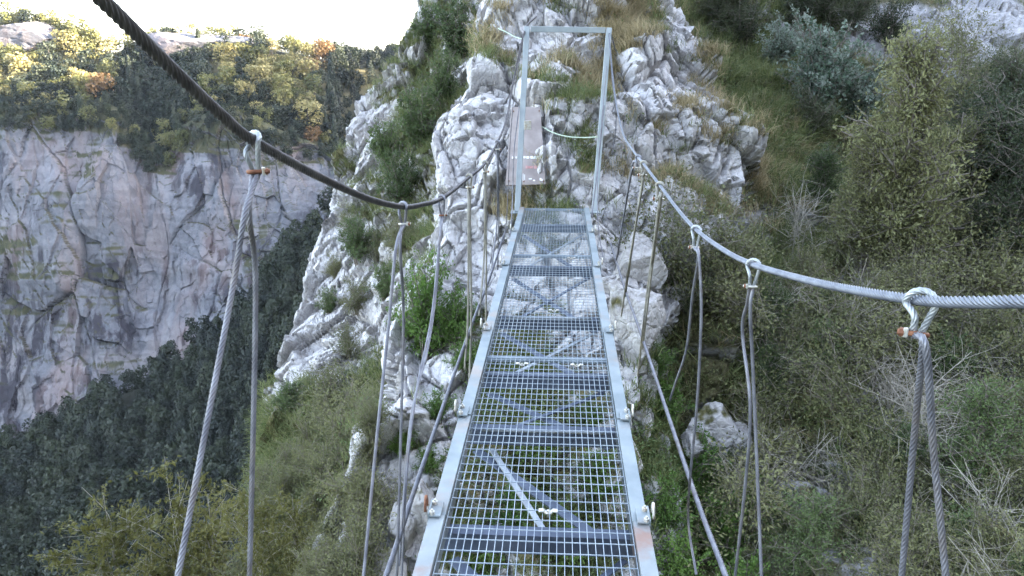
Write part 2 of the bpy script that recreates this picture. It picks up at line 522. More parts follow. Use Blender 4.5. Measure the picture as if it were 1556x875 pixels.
A_rows = [
    [(800, -230, 20), (772, -220, 15.2), (840, -220, 14.5), (900, -220, 14.3), (960, -220, 14.5), (1000, -220, 15.2), (985, -220, 20)],
    [(780, -60, 18), (743, -60, 13.2), (800, -60, 12.7), (870, -60, 12.5), (960, -60, 12.8), (1008, -60, 13.6), (990, -60, 18)],
    [(775, 40, 17), (737, 40, 12.2), (800, 40, 11.6), (870, 40, 11.4), (960, 40, 11.8), (1038, 40, 12.8), (1010, 40, 17)],
    [(750, 130, 16), (714, 130, 11.4), (780, 130, 10.8), (860, 130, 10.6), (960, 130, 11.0), (1085, 130, 12.2), (1060, 130, 16)],
    [(710, 200, 15), (670, 195, 10.8), (750, 200, 10.1), (850, 200, 10.0), (950, 200, 10.3), (1140, 200, 11.8), (1110, 200, 15)],
    [(705, 290, 15), (665, 290, 10.2), (740, 290, 9.8), (850, 290, 9.75), (940, 290, 9.8), (1135, 300, 11.2), (1105, 300, 14)],
    [(680, 400, 14), (640, 400, 9.8), (720, 400, 9.4), (850, 400, 9.3), (940, 400, 9.3), (1058, 400, 10.3), (1035, 400, 13)],
    [(640, 500, 13), (600, 500, 9.2), (700, 500, 8.8), (850, 500, 8.8), (950, 500, 8.7), (1012, 500, 9.4), (995, 500, 12)],
    [(610, 600, 12), (574, 600, 8.6), (680, 600, 8.1), (850, 600, 8.4), (960, 600, 8.3), (1000, 600, 9.0), (990, 600, 12)],
    [(580, 720, 11), (545, 720, 8.0), (650, 720, 7.5), (850, 720, 8.0), (970, 720, 8.0), (1020, 720, 8.6), (1020, 720, 11)],
    [(550, 875, 10), (510, 875, 7.4), (620, 875, 6.9), (850, 875, 7.6), (980, 875, 7.6), (1060, 875, 8.0), (1060, 875, 10)],
    [(530, 1080, 9), (495, 1080, 7.0), (620, 1080, 6.5), (850, 1080, 7.2), (1000, 1080, 7.2), (1100, 1080, 7.5), (1100, 1080, 9)],
]
SA = sheet('rock_face', A_rows, [22, 34, 46, 46, 46, 50, 46, 46, 48, 44, 20], [16, 60, 70, 70, 90, 16], M['rock'], rock_disp(1.0, 1.0, 5), vegA)

# --- spur behind on the left
def vegB(p, n, px, py, d):
    m = 0.9 * fbm(p / 1.3, 4, 13) + 0.6 * (n[:, 2] - 0.4) + 0.03
    m += spots(px, py, [(560, 190, 45, 60, -.8), (500, 340, 30, 100, -.6), (470, 470, 45, 110, -.8), (520, 500, 60, 60, -.6), (560, 420, 50, 60, -.4), (610, 250, 60, 90, .3),
                        (600, 330, 50, 40, -.1), (480, 700, 130, 110, .9), (380, 800, 140, 120, .9), (420, 600, 30, 60, -.5), (560, 620, 40, 90, .6), (660, 60, 30, 80, .1), (640, 150, 50, 80, .3), (450, 690, 16, 30, -1.2), (470, 470, 70, 40, -.3)])
    return sstep(0.0, 0.22, m)
B_rows = [
    [(720, -220, 45), (662, -220, 32), (700, -220, 29), (740, -220, 27), (790, -220, 26)],
    [(690, 0, 38), (643, 0, 28), (680, 0, 25), (720, 0, 23.5), (780, 0, 22.5)],
    [(670, 75, 36), (627, 75, 26.5), (660, 75, 24), (710, 75, 22), (780, 75, 20.5)],
    [(650, 125, 34), (602, 125, 25.5), (645, 130, 23), (700, 130, 20.5), (780, 130, 19)],
    [(600, 190, 32), (532, 185, 24), (580, 190, 21.5), (660, 200, 19), (770, 200, 17.5)],
    [(570, 260, 31), (512, 260, 22.5), (560, 260, 20.3), (650, 260, 18), (770, 260, 16.5)],
    [(550, 330, 29), (490, 330, 21), (545, 330, 19), (640, 330, 16.8), (760, 330, 15)],
    [(510, 470, 25), (450, 470, 18.3), (510, 470, 16.5), (610, 470, 14.5), (740, 470, 13)],
    [(460, 600, 21), (410, 600, 15.6), (480, 600, 14), (590, 600, 12.5), (720, 600, 11.5)],
    [(435, 720, 18), (388, 720, 13.2), (455, 720, 12), (570, 720, 11), (700, 720, 10.3)],
    [(420, 875, 14), (375, 875, 11.4), (430, 875, 10.5), (550, 875, 9.8), (680, 875, 9.3)],
    [(120, 1000, 14), (140, 1000, 11.2), (330, 1000, 10.2), (540, 1000, 9.2), (670, 1000, 8.8)],
    [(40, 1150, 14), (60, 1150, 10.8), (300, 1150, 9.8), (530, 1150, 8.7), (660, 1150, 8.3)],
]
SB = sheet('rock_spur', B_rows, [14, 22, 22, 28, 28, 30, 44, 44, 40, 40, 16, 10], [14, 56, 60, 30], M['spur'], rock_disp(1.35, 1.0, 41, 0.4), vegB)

# --- slope on the right
def vegC(p, n, px, py, d):
    m = 0.7 * fbm(p / 1.4, 4, 23) + 0.3 * (n[:, 2] - 0.4) + 0.35
    m += spots(px, py, [(1500, 50, 70, 70, -1.1), (1380, 20, 60, 25, -.8), (1430, 80, 30, 40, -.8), (1330, 60, 50, 30, -.4), (1060, 60, 40, 40, -.3), (1090, 640, 40, 40, -.3), (1220, 760, 50, 30, -.7), (1290, 860, 50, 30, -.7),
                        (1480, 620, 60, 50, -.5), (1540, 720, 30, 60, -.6), (1400, 560, 30, 60, -.2), (1080, 330, 50, 60, -.5), (1130, 340, 50, 40, -.3), (1180, 20, 60, 20, -.3), (1310, 430, 40, 20, -.3), (1160, 170, 100, 100, .4)])
    return sstep(0.0, 0.22, m)
C_rows = [
    [(880, -220, 30), (1050, -220, 27), (1200, -220, 27), (1400, -220, 28), (1560, -220, 29), (1800, -220, 29)],
    [(940, 0, 21), (1060, 0, 19), (1200, 0, 20), (1400, 0, 21.5), (1560, 0, 22.5), (1800, 0, 23)],
    [(970, 120, 17), (1100, 120, 15.2), (1250, 120, 16.6), (1400, 120, 17.8), (1560, 120, 18.5), (1800, 120, 18.5)],
    [(990, 250, 14.5), (1150, 250, 12.8), (1280, 250, 14), (1420, 250, 14.6), (1560, 250, 15), (1800, 250, 15)],
    [(960, 400, 12), (1100, 400, 11), (1250, 400, 11.5), (1400, 400, 11.8), (1560, 400, 11.8), (1800, 400, 11.5)],
    [(940, 560, 10.3), (1080, 560, 9.6), (1250, 560, 9.6), (1400, 560, 9.5), (1560, 560, 9.4), (1800, 560, 9)],
    [(930, 720, 9.2), (1060, 720, 8.7), (1250, 720, 8.3), (1400, 720, 8.1), (1560, 720, 7.9), (1800, 720, 7.5)],
    [(930, 875, 8.4), (1060, 875, 8.0), (1250, 875, 7.4), (1400, 875, 7.1), (1560, 875, 6.9), (1800, 875, 6.5)],
    [(930, 1100, 7.6), (1060, 1100, 7.2), (1250, 1100, 6.6), (1400, 1100, 6.3), (1560, 1100, 6.1), (1800, 1100, 5.8)],
]
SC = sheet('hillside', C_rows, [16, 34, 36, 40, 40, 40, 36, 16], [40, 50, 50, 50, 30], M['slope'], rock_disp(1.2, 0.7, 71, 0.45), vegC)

# --- far cliff across the gorge
cx = [-320, -80, 80, 170, 225, 330, 450, 560, 720]
ctop = [185, 188, 186, 180, 232, 182, 212, 236, 250]
cbase = [860, 745, 665, 615, 585, 520, 390, 300, 290]
cdep = [305, 302, 301, 302, 306, 301, 306, 317, 336]
def vegF(p, n, px, py, d):
    ct = np.interp(px, cx, ctop)
    m = 0.7 * fbm(p / 26.0, 5, 33) + 0.9 * (n[:, 2] - 0.42) - 0.22
    m += sstep(45, -5, py - ct) * 0.75
    m += spots(px, py, [(330, 220, 60, 22, .5), (400, 250, 40, 16, .3), (360, 340, 40, 10, .35), (130, 240, 20, 40, .3), (245, 250, 20, 20, .5), (240, 555, 40, 15, .5)])
    return sstep(0.0, 0.25, m)
frac = [-0.05, 0.0, 0.15, 0.35, 0.55, 0.78, 1.0, 1.2]
din = [10, 3, 0, -2, -4, -8, -16, -30]
F_rows = []
for fr, dd in zip(frac, din):
    F_rows.append([(x, t + (b - t) * fr, d + dd) for x, t, b, d in zip(cx, ctop, cbase, cdep)])
def cliff_disp(p):
    w = np.stack([fbm(p / 24, 3, 131 + k) for k in range(3)], 1) * 3
    q = (p + w) * np.array([1, 1, 0.3])
    tilt = q.copy(); tilt[:, 0] += 0.35 * q[:, 2]
    f1, c1 = facets(tilt / 24.0, 201)
    f2, c2 = facets(tilt / 8.0, 241)
    f3, c3 = facets(tilt / 2.6, 281)
    f1 = f1 * (0.4 + 0.6 * sstep(0, 0.25, c1))
    return 3.4 * f1 + 1.4 * f2 + 0.4 * f3 - 0.7 * (1 - sstep(0, .04, c1)) + 4 * fbm(p / 50, 3, 301) + 1.4 * np.abs(fbm(p / np.array([9., 9., 55.]), 4, 311)) + 1.3 * fbm(p / np.array([40., 40., 5.]), 3, 321)
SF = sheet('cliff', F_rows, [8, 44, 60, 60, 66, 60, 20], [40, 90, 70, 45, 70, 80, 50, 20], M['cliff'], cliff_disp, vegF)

# --- wooded hill above the cliff
hx = cx
htop = [44, 42, 45, 84, 62, 56, 80, 98, 80]
hbot = [c + 6 for c in ctop]
hd = [c + 13 for c in cdep]
H_rows = []
for fr, dd in ((0, 0), (0.35, 12), (0.7, 30), (1.0, 50), (0.93, 130)):
    H_rows.append([(x, b + (t - b) * fr, d + dd) for x, t, b, d in zip(hx, htop, hbot, hd)])
SH = sheet('hills', H_rows, [24, 24, 24, 10], [20, 45, 35, 22, 35, 40, 25, 16], M['hill'],
           lambda p: 3.0 * fbm(p / 30, 4, 61), lambda p, n, px, py, d: np.ones(len(p)))

# --- dark wooded slope under the cliff
wx = [-340, -80, 80, 170, 225, 330, 450, 560, 720]
W_rows = []
for k, fr in enumerate((0, 0.3, 0.6, 1.0)):
    W_rows.append([(x, (b - 10) * (1 - fr) + 1150 * fr, (d - 18) * (1 - fr) + 95 * fr) for x, b, d in zip(wx, cbase, cdep)])
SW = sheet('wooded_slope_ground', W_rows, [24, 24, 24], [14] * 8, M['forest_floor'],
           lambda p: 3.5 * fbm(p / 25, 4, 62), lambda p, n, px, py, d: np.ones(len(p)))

# valley ground to the horizon
g = MB(); g.add([(-3000, -3000, -320), (3000, -3000, -320), (3000, 3000, -320), (-3000, 3000, -320)], [[0, 1, 2, 3]])
tag(g.build('ground', M['ground']), kind='structure')

# ------------------------------------------------------------------ sun, sky and an unseen mountain shaped to shade the gorge
SUN_AZ, SUN_EL = R(98), R(14)
to_sun = np.array([math.sin(SUN_AZ) * math.cos(SUN_EL), math.cos(SUN_AZ) * math.cos(SUN_EL), math.sin(SUN_EL)])
sun_d = bpy.data.lights.new('sun', 'SUN'); sun_d.energy = 5.0; sun_d.angle = R(0.5); sun_d.color = (1.0, 0.88, 0.68)
sun = bpy.data.objects.new('sun', sun_d); col.objects.link(sun)
sun.rotation_euler = Vector(to_sun).to_track_quat('Z', 'Y').to_euler()

w = bpy.data.worlds.new('World'); sc.world = w; w.use_nodes = True
nt = w.node_tree; nt.nodes.clear()
sky = nt.nodes.new('ShaderNodeTexSky'); sky.sky_type = 'NISHITA'; sky.sun_disc = False
sky.sun_elevation = SUN_EL; sky.sun_rotation = SUN_AZ
sky.air_density = 1.0; sky.dust_density = 3.0; sky.ozone_density = 1.0; sky.altitude = 800
hs = nt.nodes.new('ShaderNodeHueSaturation'); hs.inputs['Saturation'].default_value = 0.68
bg = nt.nodes.new('ShaderNodeBackground'); bg.inputs[1].default_value = 0.15
wo = nt.nodes.new('ShaderNodeOutputWorld')
nt.links.new(sky.outputs[0], hs.inputs['Color']); nt.links.new(hs.outputs[0], bg.inputs[0]); nt.links.new(bg.outputs[0], wo.inputs[0])

line = [(-330, 200), (-60, 178), (60, 172), (155, 166), (176, 62), (252, 58), (300, 110), (326, 168), (420, 170), (470, 132), (500, 96), (530, 72), (580, 40), (760, -40)]  # wanted shadow edge on the hill, cast back sunward to shape the crest
crest = [P(x, y, 330) + to_sun * 660 for x, y in line]
crest += [np.array([900, -160, 260]), np.array([1250, -250, 220])]
c0 = crest[0]
back = [np.array([-420, -760, 190]), np.array([-200, -600, 205]), np.array([0, -430, 200]), np.array([110, -250, 180])]
crest = back + crest
cr_path = np.array(crest)
rows = []
for off, dz in ((260, -330), (120, -170), (50, -75), (16, -20), (0, 0), (-40, -50), (-160, -220), (-300, -420)):
    # toward the gorge (left-front normal) first
    tt = np.gradient(cr_path[:, :2], axis=0); tt /= np.linalg.norm(tt, axis=1, keepdims=True)
    nn = np.stack([-tt[:, 1], tt[:, 0]], 1)
    nn = np.array([[-0.35, 0.94]] * len(cr_path)) if False else nn
    rr_ = cr_path.copy(); rr_[:, :2] += nn * off; rr_[:, 2] += dz
    rows.append(rr_)
rows = np.array(rows)
nu, nv = rows.shape[:2]
idx = np.arange(nu * nv).reshape(nu, nv)
q = np.stack([idx[:-1, :-1], idx[:-1, 1:], idx[1:, 1:], idx[1:, :-1]], -1).reshape(-1, 4)
mo = obj('mountain', np_mesh('mountain', rows.reshape(-1, 3), [q], M['hill'], smooth=True)); mo['kind'] = 'structure'

# ------------------------------------------------------------------ bridge
A_dir = ray(853, CY - F * math.tan(PITCH)); A_dir = A_dir * np.array([1, 1, 0]); A_dir /= np.linalg.norm(A_dir)
L_dir = np.array([A_dir[1], -A_dir[0], 0.0]); Z = np.array([0, 0, 1.0])
def Bp(x, s, z): return L_dir * x + A_dir * s + Z * z
def plane(px, py, X):
    r = ray(px, py); return r * (X / np.dot(r, L_dir))
DZ = -1.615; DX = -0.056; HW = 0.40; RW = 0.056
S0, S1 = -2.6, 9.02

bridge = empty('footbridge', Bp(DX, (S0 + S1) / 2, DZ))
tag(bridge, 'galvanised steel grating walkway of the footbridge with pale side rails', 'footbridge')
bo = np.array(bridge.location)
def bpart(mb, name, mat, smooth=False, bevel=0, parent=None):
    for k in range(len(mb.v)): mb.v[k] = mb.v[k] - (bo if True else 0)
    return mb.build(name, mat, parent or bridge, smooth, bevel)

# rails: channel sections, in lengths that lap at bracket plates
joints = [S0, 1.55, 2.56, 3.42, 4.66, 6.30, 7.65, S1]
for sd in (-1, 1):
    for k in range(len(joints) - 1):
        a, b_ = joints[k], joints[k + 1]
        mb = MB()
        off = 0.004 * (k % 2) + rnd.uniform(-.003, .003)
        xc = DX + sd * (HW - RW / 2) + off * sd
        sm = (a + b_) / 2; hl = (b_ - a) / 2 - 0.004
        lift = 0.004 * (k % 2)
        mb.box(Bp(xc, sm, DZ - 0.004 + lift), L_dir * RW / 2, A_dir * hl, Z * 0.004)
        mb.box(Bp(xc - sd * (RW / 2 - 0.004), sm, DZ - 0.055 + lift), L_dir * 0.004, A_dir * hl, Z * 0.045)
        mb.box(Bp(xc, sm, DZ - 0.106 + lift), L_dir * RW / 2, A_dir * hl, Z * 0.004)
        o = bpart(mb, 'side_rail', M['rail_rust'] if k <= 1 else M['rail'])
    for s in joints[1:-1]:
        # bracket plate with a hanger eye
        mb = MB()
        xo = DX + sd * (HW + 0.003)
        mb.box(Bp(xo, s + 0.02, DZ - 0.02), L_dir * 0.004, A_dir * 0.05, Z * 0.045)
        mb.box(Bp(xo - sd * 0.02, s + 0.02, DZ + 0.012), L_dir * 0.024, A_dir * 0.05, Z * 0.004)
        br = bpart(mb, 'bracket_plate', M['rail'], bevel=0.0015)
        for ds in (-0.02, 0.05):
            mb = MB()
            c = Bp(xo - sd * 0.012, s + ds, DZ + 0.022)
            mb.tube([c - Z * 0.008, c + Z * 0.006], 0.011, 6)
            mb.tube([c + Z * 0.005, c + Z * 0.014], 0.005, 6)
            bpart(mb, 'bolt', M['zinc'], parent=br)
        mb = MB()
        th = np.linspace(0, np.pi, 10)
        c = Bp(xo + sd * 0.004, s + 0.01, DZ + 0.02)
        mb.tube([c + A_dir * 0.022 * math.cos(t) + Z * 0.05 * math.sin(t) + L_dir * sd * .01 for t in th], 0.0055, 6)
        bpart(mb, 'shackle', M['zinc'] if (sd, s) != (-1, joints[2]) else M['rust'], True, parent=br)

# grating panels
edges = [S1, 6.73, 4.23, 1.73, -0.77, S0]
gx0, gx1 = DX - HW + RW + 0.004, DX + HW - RW - 0.004
gz = DZ - 0.016
for k in range(len(edges) - 1):
    b_, a = edges[k], edges[k + 1]
    mb = MB()
    nb = 26
    for i in range(nb):
        x = gx0 + (gx1 - gx0) * i / (nb - 1)
        mb.box(Bp(x, (a + b_) / 2, gz - 0.0065), L_dir * 0.0009, A_dir * ((b_ - a) / 2 - 0.012), Z * 0.0065)
    n = int((b_ - a) / 0.066)
    for i in range(n):
        s = a + 0.03 + (b_ - a - 0.06) * i / (n - 1)
        mb.box(Bp((gx0 + gx1) / 2, s, gz - 0.001), L_dir * (gx1 - gx0) / 2, A_dir * 0.0011, Z * 0.0019)
    for s in (a + 0.006, b_ - 0.006):
        mb.box(Bp((gx0 + gx1) / 2, s, gz - 0.010), L_dir * (gx1 - gx0 + 0.004) / 2, A_dir * 0.0025, Z * 0.014)
    pn = bpart(mb, 'grating_panel', M['grate'])
    # hold-down clips
    for (fx, s) in ((0.55, a + 0.9), (0.3, b_ - 0.1), (0.75, b_ - 0.1)):
        mb = MB()
        x = gx0 + (gx1 - gx0) * fx
        pts = [Bp(x - 0.035, s, gz + 0.006), Bp(x - 0.018, s, gz + 0.008), Bp(x - 0.01, s, gz - 0.002), Bp(x + 0.01, s, gz - 0.002), Bp(x + 0.018, s, gz + 0.008), Bp(x + 0.035, s, gz + 0.006)]
        for p0, p1 in zip(pts[:-1], pts[1:]):
            c = (p0 + p1) / 2; h = (p1 - p0) / 2
            mb.box(c, h * 1.04, A_dir * 0.011, np.cross(h / np.linalg.norm(h), A_dir) * 0.0016)
        mb.tube([Bp(x, s, gz - 0.02), Bp(x, s, gz + 0.008)], 0.005, 6)
        bpart(mb, 'clip', M['zinc'], parent=pn)

# cross beams and bracing under the deck
beams = [-2.2, -1.0, 0.1, 0.95, 1.80, 2.66, 3.55, 4.25, 5.3, 6.75, 8.6]
for s in beams:
    mb = MB()
    w_ = HW - 0.012
    mb.box(Bp(DX, s, DZ - 0.125), L_dir * w_, A_dir * 0.032, Z * 0.004)
    mb.box(Bp(DX, s - 0.028, DZ - 0.165), L_dir * w_, A_dir * 0.004, Z * 0.036)
    mb.box(Bp(DX, s + 0.028, DZ - 0.165), L_dir * w_, A_dir * 0.004, Z * 0.036)
    bpart(mb, 'cross_beam', M['beam'])
    if s in (3.55, 1.80, 5.3):
        mb = MB(); mb.tube([Bp(DX - 0.30, s - 0.075, DZ - 0.10), Bp(DX + 0.30, s - 0.075, DZ - 0.10)], 0.009, 8)
        bpart(mb, 'tie_rod', M['steel'], True)
for k in range(4, len(beams) - 1):
    a, b_ = beams[k], beams[k + 1]
    z = DZ - 0.215
    for j, sd in enumerate((-1, 1)):
        mb = MB()
        p0 = Bp(DX - sd * 0.33, b_ - 0.03, z - 0.022 * j); p1 = Bp(DX + sd * 0.33, a + 0.03, z - 0.022 * j)
        if k == 5 and j == 0: p0 = Bp(DX - 0.255, b_ - 0.05, z); p1 = Bp(DX + 0.06, a + 0.04, z)
        dr = (p1 - p0); ln = np.linalg.norm(dr); dr /= ln
        sdv = np.cross(dr, Z)
        mb.box((p0 + p1) / 2, dr * ln / 2, sdv * (0.013 if j == 0 else 0.024), Z * 0.004)
        bpart(mb, 'brace', M['steel'] if j == 0 and k in (5, 7, 9) else M['beam'])
# loose wire end looping beside the left rail
mb = MB()
pth = cr([P(688, 676, 3.62), P(692, 700, 3.5), P(690, 740, 3.25), P(676, 772, 3.1), P(667, 765, 3.1), P(668, 745, 3.15)], 8)
mb.tube(pth, 0.004, 6); bpart(mb, 'loose_wire', M['cable_dark'], True)

# --- main cables
XL, XR = -0.62, 0.53
left_pts = [plane(-60, -180, XL), plane(60, -82, XL), plane(155, 0, XL), plane(270, 113, XL), plane(340, 178, XL), plane(385, 214, XL), plane(480, 266, XL), plane(560, 302, XL), plane(612, 314, XL),
            plane(640, 311, XL), plane(674, 300, XL), plane(713, 269, XL), plane(737, 248, XL), plane(756, 216, XL), P(770, 180, 8.5), P(780, 125, 8.9), P(798, 46, 9.15), P(815, 25, 10.4)]
right_pts = [plane(2200, 440, XR), plane(1760, 457, XR), plane(1556, 458, XR), plane(1480, 459, XR), plane(1400, 456, XR), plane(1300, 441, XR), plane(1220, 424, XR), plane(1145, 402, XR), plane(1100, 380, XR), plane(1058, 349, XR),
             plane(1030, 318, XR), plane(1003, 282, XR), plane(978, 249, XR), P(963, 230, 6.3), P(946, 200, 7.4), P(934, 140, 8.6), P(926, 50, 9.15), P(936, 78, 10.9)]
def cable_thing(name, pts, r, mat, label, cat='cable', lobes=8, detail=1, group=None, pitch=None):
    c0 = np.array(pts[len(pts) // 2])
    v, q = wire_rope(cr(pts, 14), r, lobes, pitch, detail)
    me = np_mesh(name, v - c0, [q], mat, smooth=True)
    o = obj(name, me); o.location = c0
    return tag(o, label, cat, group)
cable_thing('main_cable', left_pts, 0.0115, M['cable_dark'], 'dark brown main cable rising steeply to the upper left corner', lobes=8)
cable_thing('main_cable', right_pts, 0.0085, M['cable_grey'], 'pale grey main cable leaving the picture at the right edge', lobes=8)
# --- lower stay cables beside the deck
XLs, XRs = -0.68, 0.62
cable_thing('stay_cable', [plane(500, 1120, XLs), plane(587, 875, XLs), plane(640, 715, XLs), plane(690, 570, XLs), plane(722, 480, XLs), plane(745, 420, XLs), P(770, 345, 9.3)], 0.0125, M['strand'],
            'thick grey lower stay cable running under the left rail', 'cable')
cable_thing('stay_cable', [plane(1190, 1120, XRs), plane(1102, 873, XRs), plane(1050, 733, XRs), plane(977, 516, XRs), plane(950, 440, XRs), P(928, 370, 8.9)], 0.0115, M['strand'],
            'straight grey lower stay cable slanting beside the right rail', 'cable')

# --- hangers
def nearest_tangent(pts, p):
    c = cr(pts, 14); k = int(np.argmin(np.linalg.norm(c - p, axis=1))); k = min(max(k, 1), len(c) - 2)
    t = c[k + 1] - c[k - 1]
    return c[k], t / np.linalg.norm(t)

def hanger(side, top_px, clamp_len, legs, r, mat, label, mat_top=None, clamp='zinc', split=None, rc=0.0115):
    X = XL if side < 0 else XR
    mainp = left_pts if side < 0 else right_pts
    T, t = nearest_tangent(mainp, plane(top_px[0], top_px[1], X))
    root = empty('hanger_cable', T)
    tag(root, label, 'hanger cable', 'hanger cables along the footbridge')
    def part(name, v, q, m, parent=root, tri=None):
        fl = [np.asarray(q)]
        me = np_mesh(name, np.asarray(v) - T, fl, m, smooth=True)
        return obj(name, me, parent)
    side_v = np.cross(t, Z); side_v /= np.linalg.norm(side_v)
    up = np.cross(side_v, t)
    if up[2] < 0: up = -up
    cl = T - Z * clamp_len
    rr_ = rc + r
    loop = [cl - side_v * r * 0.9 + t * r * .3]
    loop.append(T - side_v * rr_ * 0.72 - up * clamp_len * 0.45 - t * 0.004)
    for a in np.linspace(R(200), R(-20), 9):
        loop.append(T + side_v * rr_ * math.cos(a) + up * rr_ * math.sin(a) + t * 0.010 * (a - 1.5))
    loop.append(T + side_v * rr_ * 0.72 - up * clamp_len * 0.45 - t * 0.006)
    loop.append(cl + side_v * r * 0.9 - t * r * .3)
    v, q = wire_rope(cr(loop, 5), r * 0.92, 6)
    part('loop', v, q, mat_top or mat)
    for k, leg in enumerate(legs):
        sg = -1 if k == 0 else 1
        pts = [cl + side_v * r * 0.95 * sg * -1]
        pts += [np.asarray(p) for p in leg]
        v, q = wire_rope(cr(pts, 10), r, 6)
        part('strand', v, q, mat)
    # u-bolt clamp
    mb = MB()
    th = np.linspace(-0.5 * np.pi, 0.5 * np.pi, 9)
    view = -T / np.linalg.norm(T)
    lat = np.cross(view, Z); lat /= np.linalg.norm(lat)
    c = cl
    w2 = r * 2.3
    ub = [c + lat * w2 * 1.9 + view * r * 1.7, c - lat * w2 * .2 + view * r * 1.7] + [c - lat * (w2 * .2 + r * 2.0 * math.cos(x)) - view * r * 1.7 * math.sin(x) for x in th] + [c - lat * w2 * .2 - view * r * 1.7, c + lat * w2 * 1.9 - view * r * 1.7]
    if side < 0: ub = [2 * c - u for u in ub]
    mb.tube(np.array(ub) - T, r * 0.72, 8)
    cm = mb.build('clamp', M[clamp], root, True)
    mb = MB()
    sg = 1 if side > 0 else -1
    mb.box(c - T + lat * sg * w2 * 1.05, lat * r * 0.6, view * r * 2.6, Z * r * 1.3)
    mb.build('saddle', M['zinc'], cm, False, r * 0.3)
    for s2 in (-1, 1):
        mb = MB()
        n0 = c - T + lat * sg * w2 * 1.45 + view * s2 * r * 1.7
        mb.tube([n0 - lat * r * 0.5, n0 + lat * r * 0.6], r * 1.15, 6)
        mb.build('nut', M['rust'], cm)
    return root

def XP(px, py, X): return plane(px, py, X)
def foot(px, py, X, X2, z):      # carry a leg straight on to the stay level
    return plane(px, py, X)
def ext(a, b, z):
    a = np.asarray(a); b = np.asarray(b); d = b - a
    return b + d * ((z - b[2]) / d[2])

# left side
def leg(side, pts, zend=None, x0=None):
    X = (XL if side < 0 else XR)
    Xe = (XLs if side < 0 else XRs)
    out = []
    n = len(pts)
    for k, (px, py) in enumerate(pts):
        f = k / max(1, n - 1)
        out.append(plane(px, py, X * (1 - f) + Xe * f))
    if zend is not None:
        out.append(ext(out[-2], out[-1], zend))
    return out
hanger(-1, (385, 216), 0.062, [leg(-1, [(372, 325), (355, 430), (315, 640), (270, 875)], -1.9), leg(-1, [(379, 330), (388, 420), (385, 640), (379, 875)], -1.9)], 0.0062, M['strand'],
       'nearest left hanger cable, its bright twisted loop held by a rusty clamp', M['strand_bright'], 'rust')
hanger(-1, (612, 315), 0.07, [leg(-1, [(602, 375), (590, 500), (573, 660), (553, 868)], -1.95), leg(-1, [(608, 380), (613, 480), (609, 660), (603, 875)], -1.95)], 0.0066, M['strand'],
       'second left hanger cable, a grey pair hung at the lowest dip of the dark cable')
hanger(-1, (672, 302), 0.09, [leg(-1, [(667, 370), (656, 480), (632, 600), (618, 720), (610, 880)]), leg(-1, [(668, 370), (662, 450), (650, 530), (624, 640), (606, 860)])], 0.006, M['strand'],
       'left hanger cable with a red-brown clamp, hanging in front of the bright green bush', None, 'rust')
hanger(-1, (713, 270), 0.07, [leg(-1, [(714, 330), (716, 480), (712, 610)]), leg(-1, [(712, 340), (711, 480), (706, 560)])], 0.0085, M['rope_tan'],
       'tan left hanger cable fourth from the camera, straight in front of white rock')
hanger(-1, (737, 249), 0.07, [leg(-1, [(738, 300), (739, 400), (738, 500)]), leg(-1, [(737, 320), (735, 400), (728, 480)])], 0.0085, M['rope_tan'],
       'thin tan left hanger cable fifth from the camera, just left of the walkway')
hanger(-1, (756, 217), 0.07, [leg(-1, [(757, 260), (758, 330), (756, 410)]), leg(-1, [(756, 280), (755, 340), (748, 400)])], 0.0085, M['strand'],
       'farthest left hanger cable, beside the weathered board and frame post')
# right side
hanger(1, (1400, 456), 0.052, [leg(1, [(1402, 530), (1391, 640), (1370, 875)], -1.9), leg(1, [(1407, 530), (1418, 680), (1437, 875)], -1.9)], 0.0058, M['strand'],
       'nearest right hanger cable, a twisted pair parting below a rust-orange clamp', M['strand_bright'], 'rust', rc=0.0085)
hanger(1, (1145, 402), 0.062, [leg(1, [(1140, 470), (1144, 560), (1150, 700), (1157, 875)], -1.95), leg(1, [(1135, 462), (1128, 505), (1140, 620), (1132, 740), (1117, 875)], -1.95)], 0.0052, M['strand'],
       'second right hanger cable, its one strand bowed outward below a bright clamp', M['strand_bright'], rc=0.0085)
hanger(1, (1058, 350), 0.07, [leg(1, [(1062, 390), (1065.5, 480), (1059, 615), (1048, 733), (1046, 796), (1058, 873)]), leg(1, [(1061, 390), (1052, 450), (1043, 530), (1027, 580), (1018, 608)])], 0.006, M['strand'],
       'third right hanger cable, a wavy grey strand with an orange-tipped tail', M['strand_bright'], rc=0.0085)
hanger(1, (1003, 283), 0.07, [leg(1, [(1003, 300), (994, 370), (984, 440), (969, 570)]), leg(1, [(1004, 300), (998, 350), (989, 420), (976, 530)])], 0.0085, M['rope_tan'],
       'tan right hanger cable over dark undergrowth, third from the end frame', rc=0.0085)
hanger(1, (977, 249), 0.07, [leg(1, [(977, 270), (966, 340), (956, 400), (944, 480)]), leg(1, [(976, 280), (968, 330), (960, 380), (950, 450)])], 0.0085, M['rope_tan'],
       'tan right hanger cable above the pale boulder, second from the end frame', rc=0.0085)
hanger(1, (963, 231), 0.07, [leg(1, [(961, 250), (949, 320), (941, 370), (934, 410)]), leg(1, [(960, 260), (951, 310), (944, 350), (938, 390)])], 0.0085, M['strand'],
       'farthest right hanger cable, slanting beside the end of the walkway', rc=0.0085)

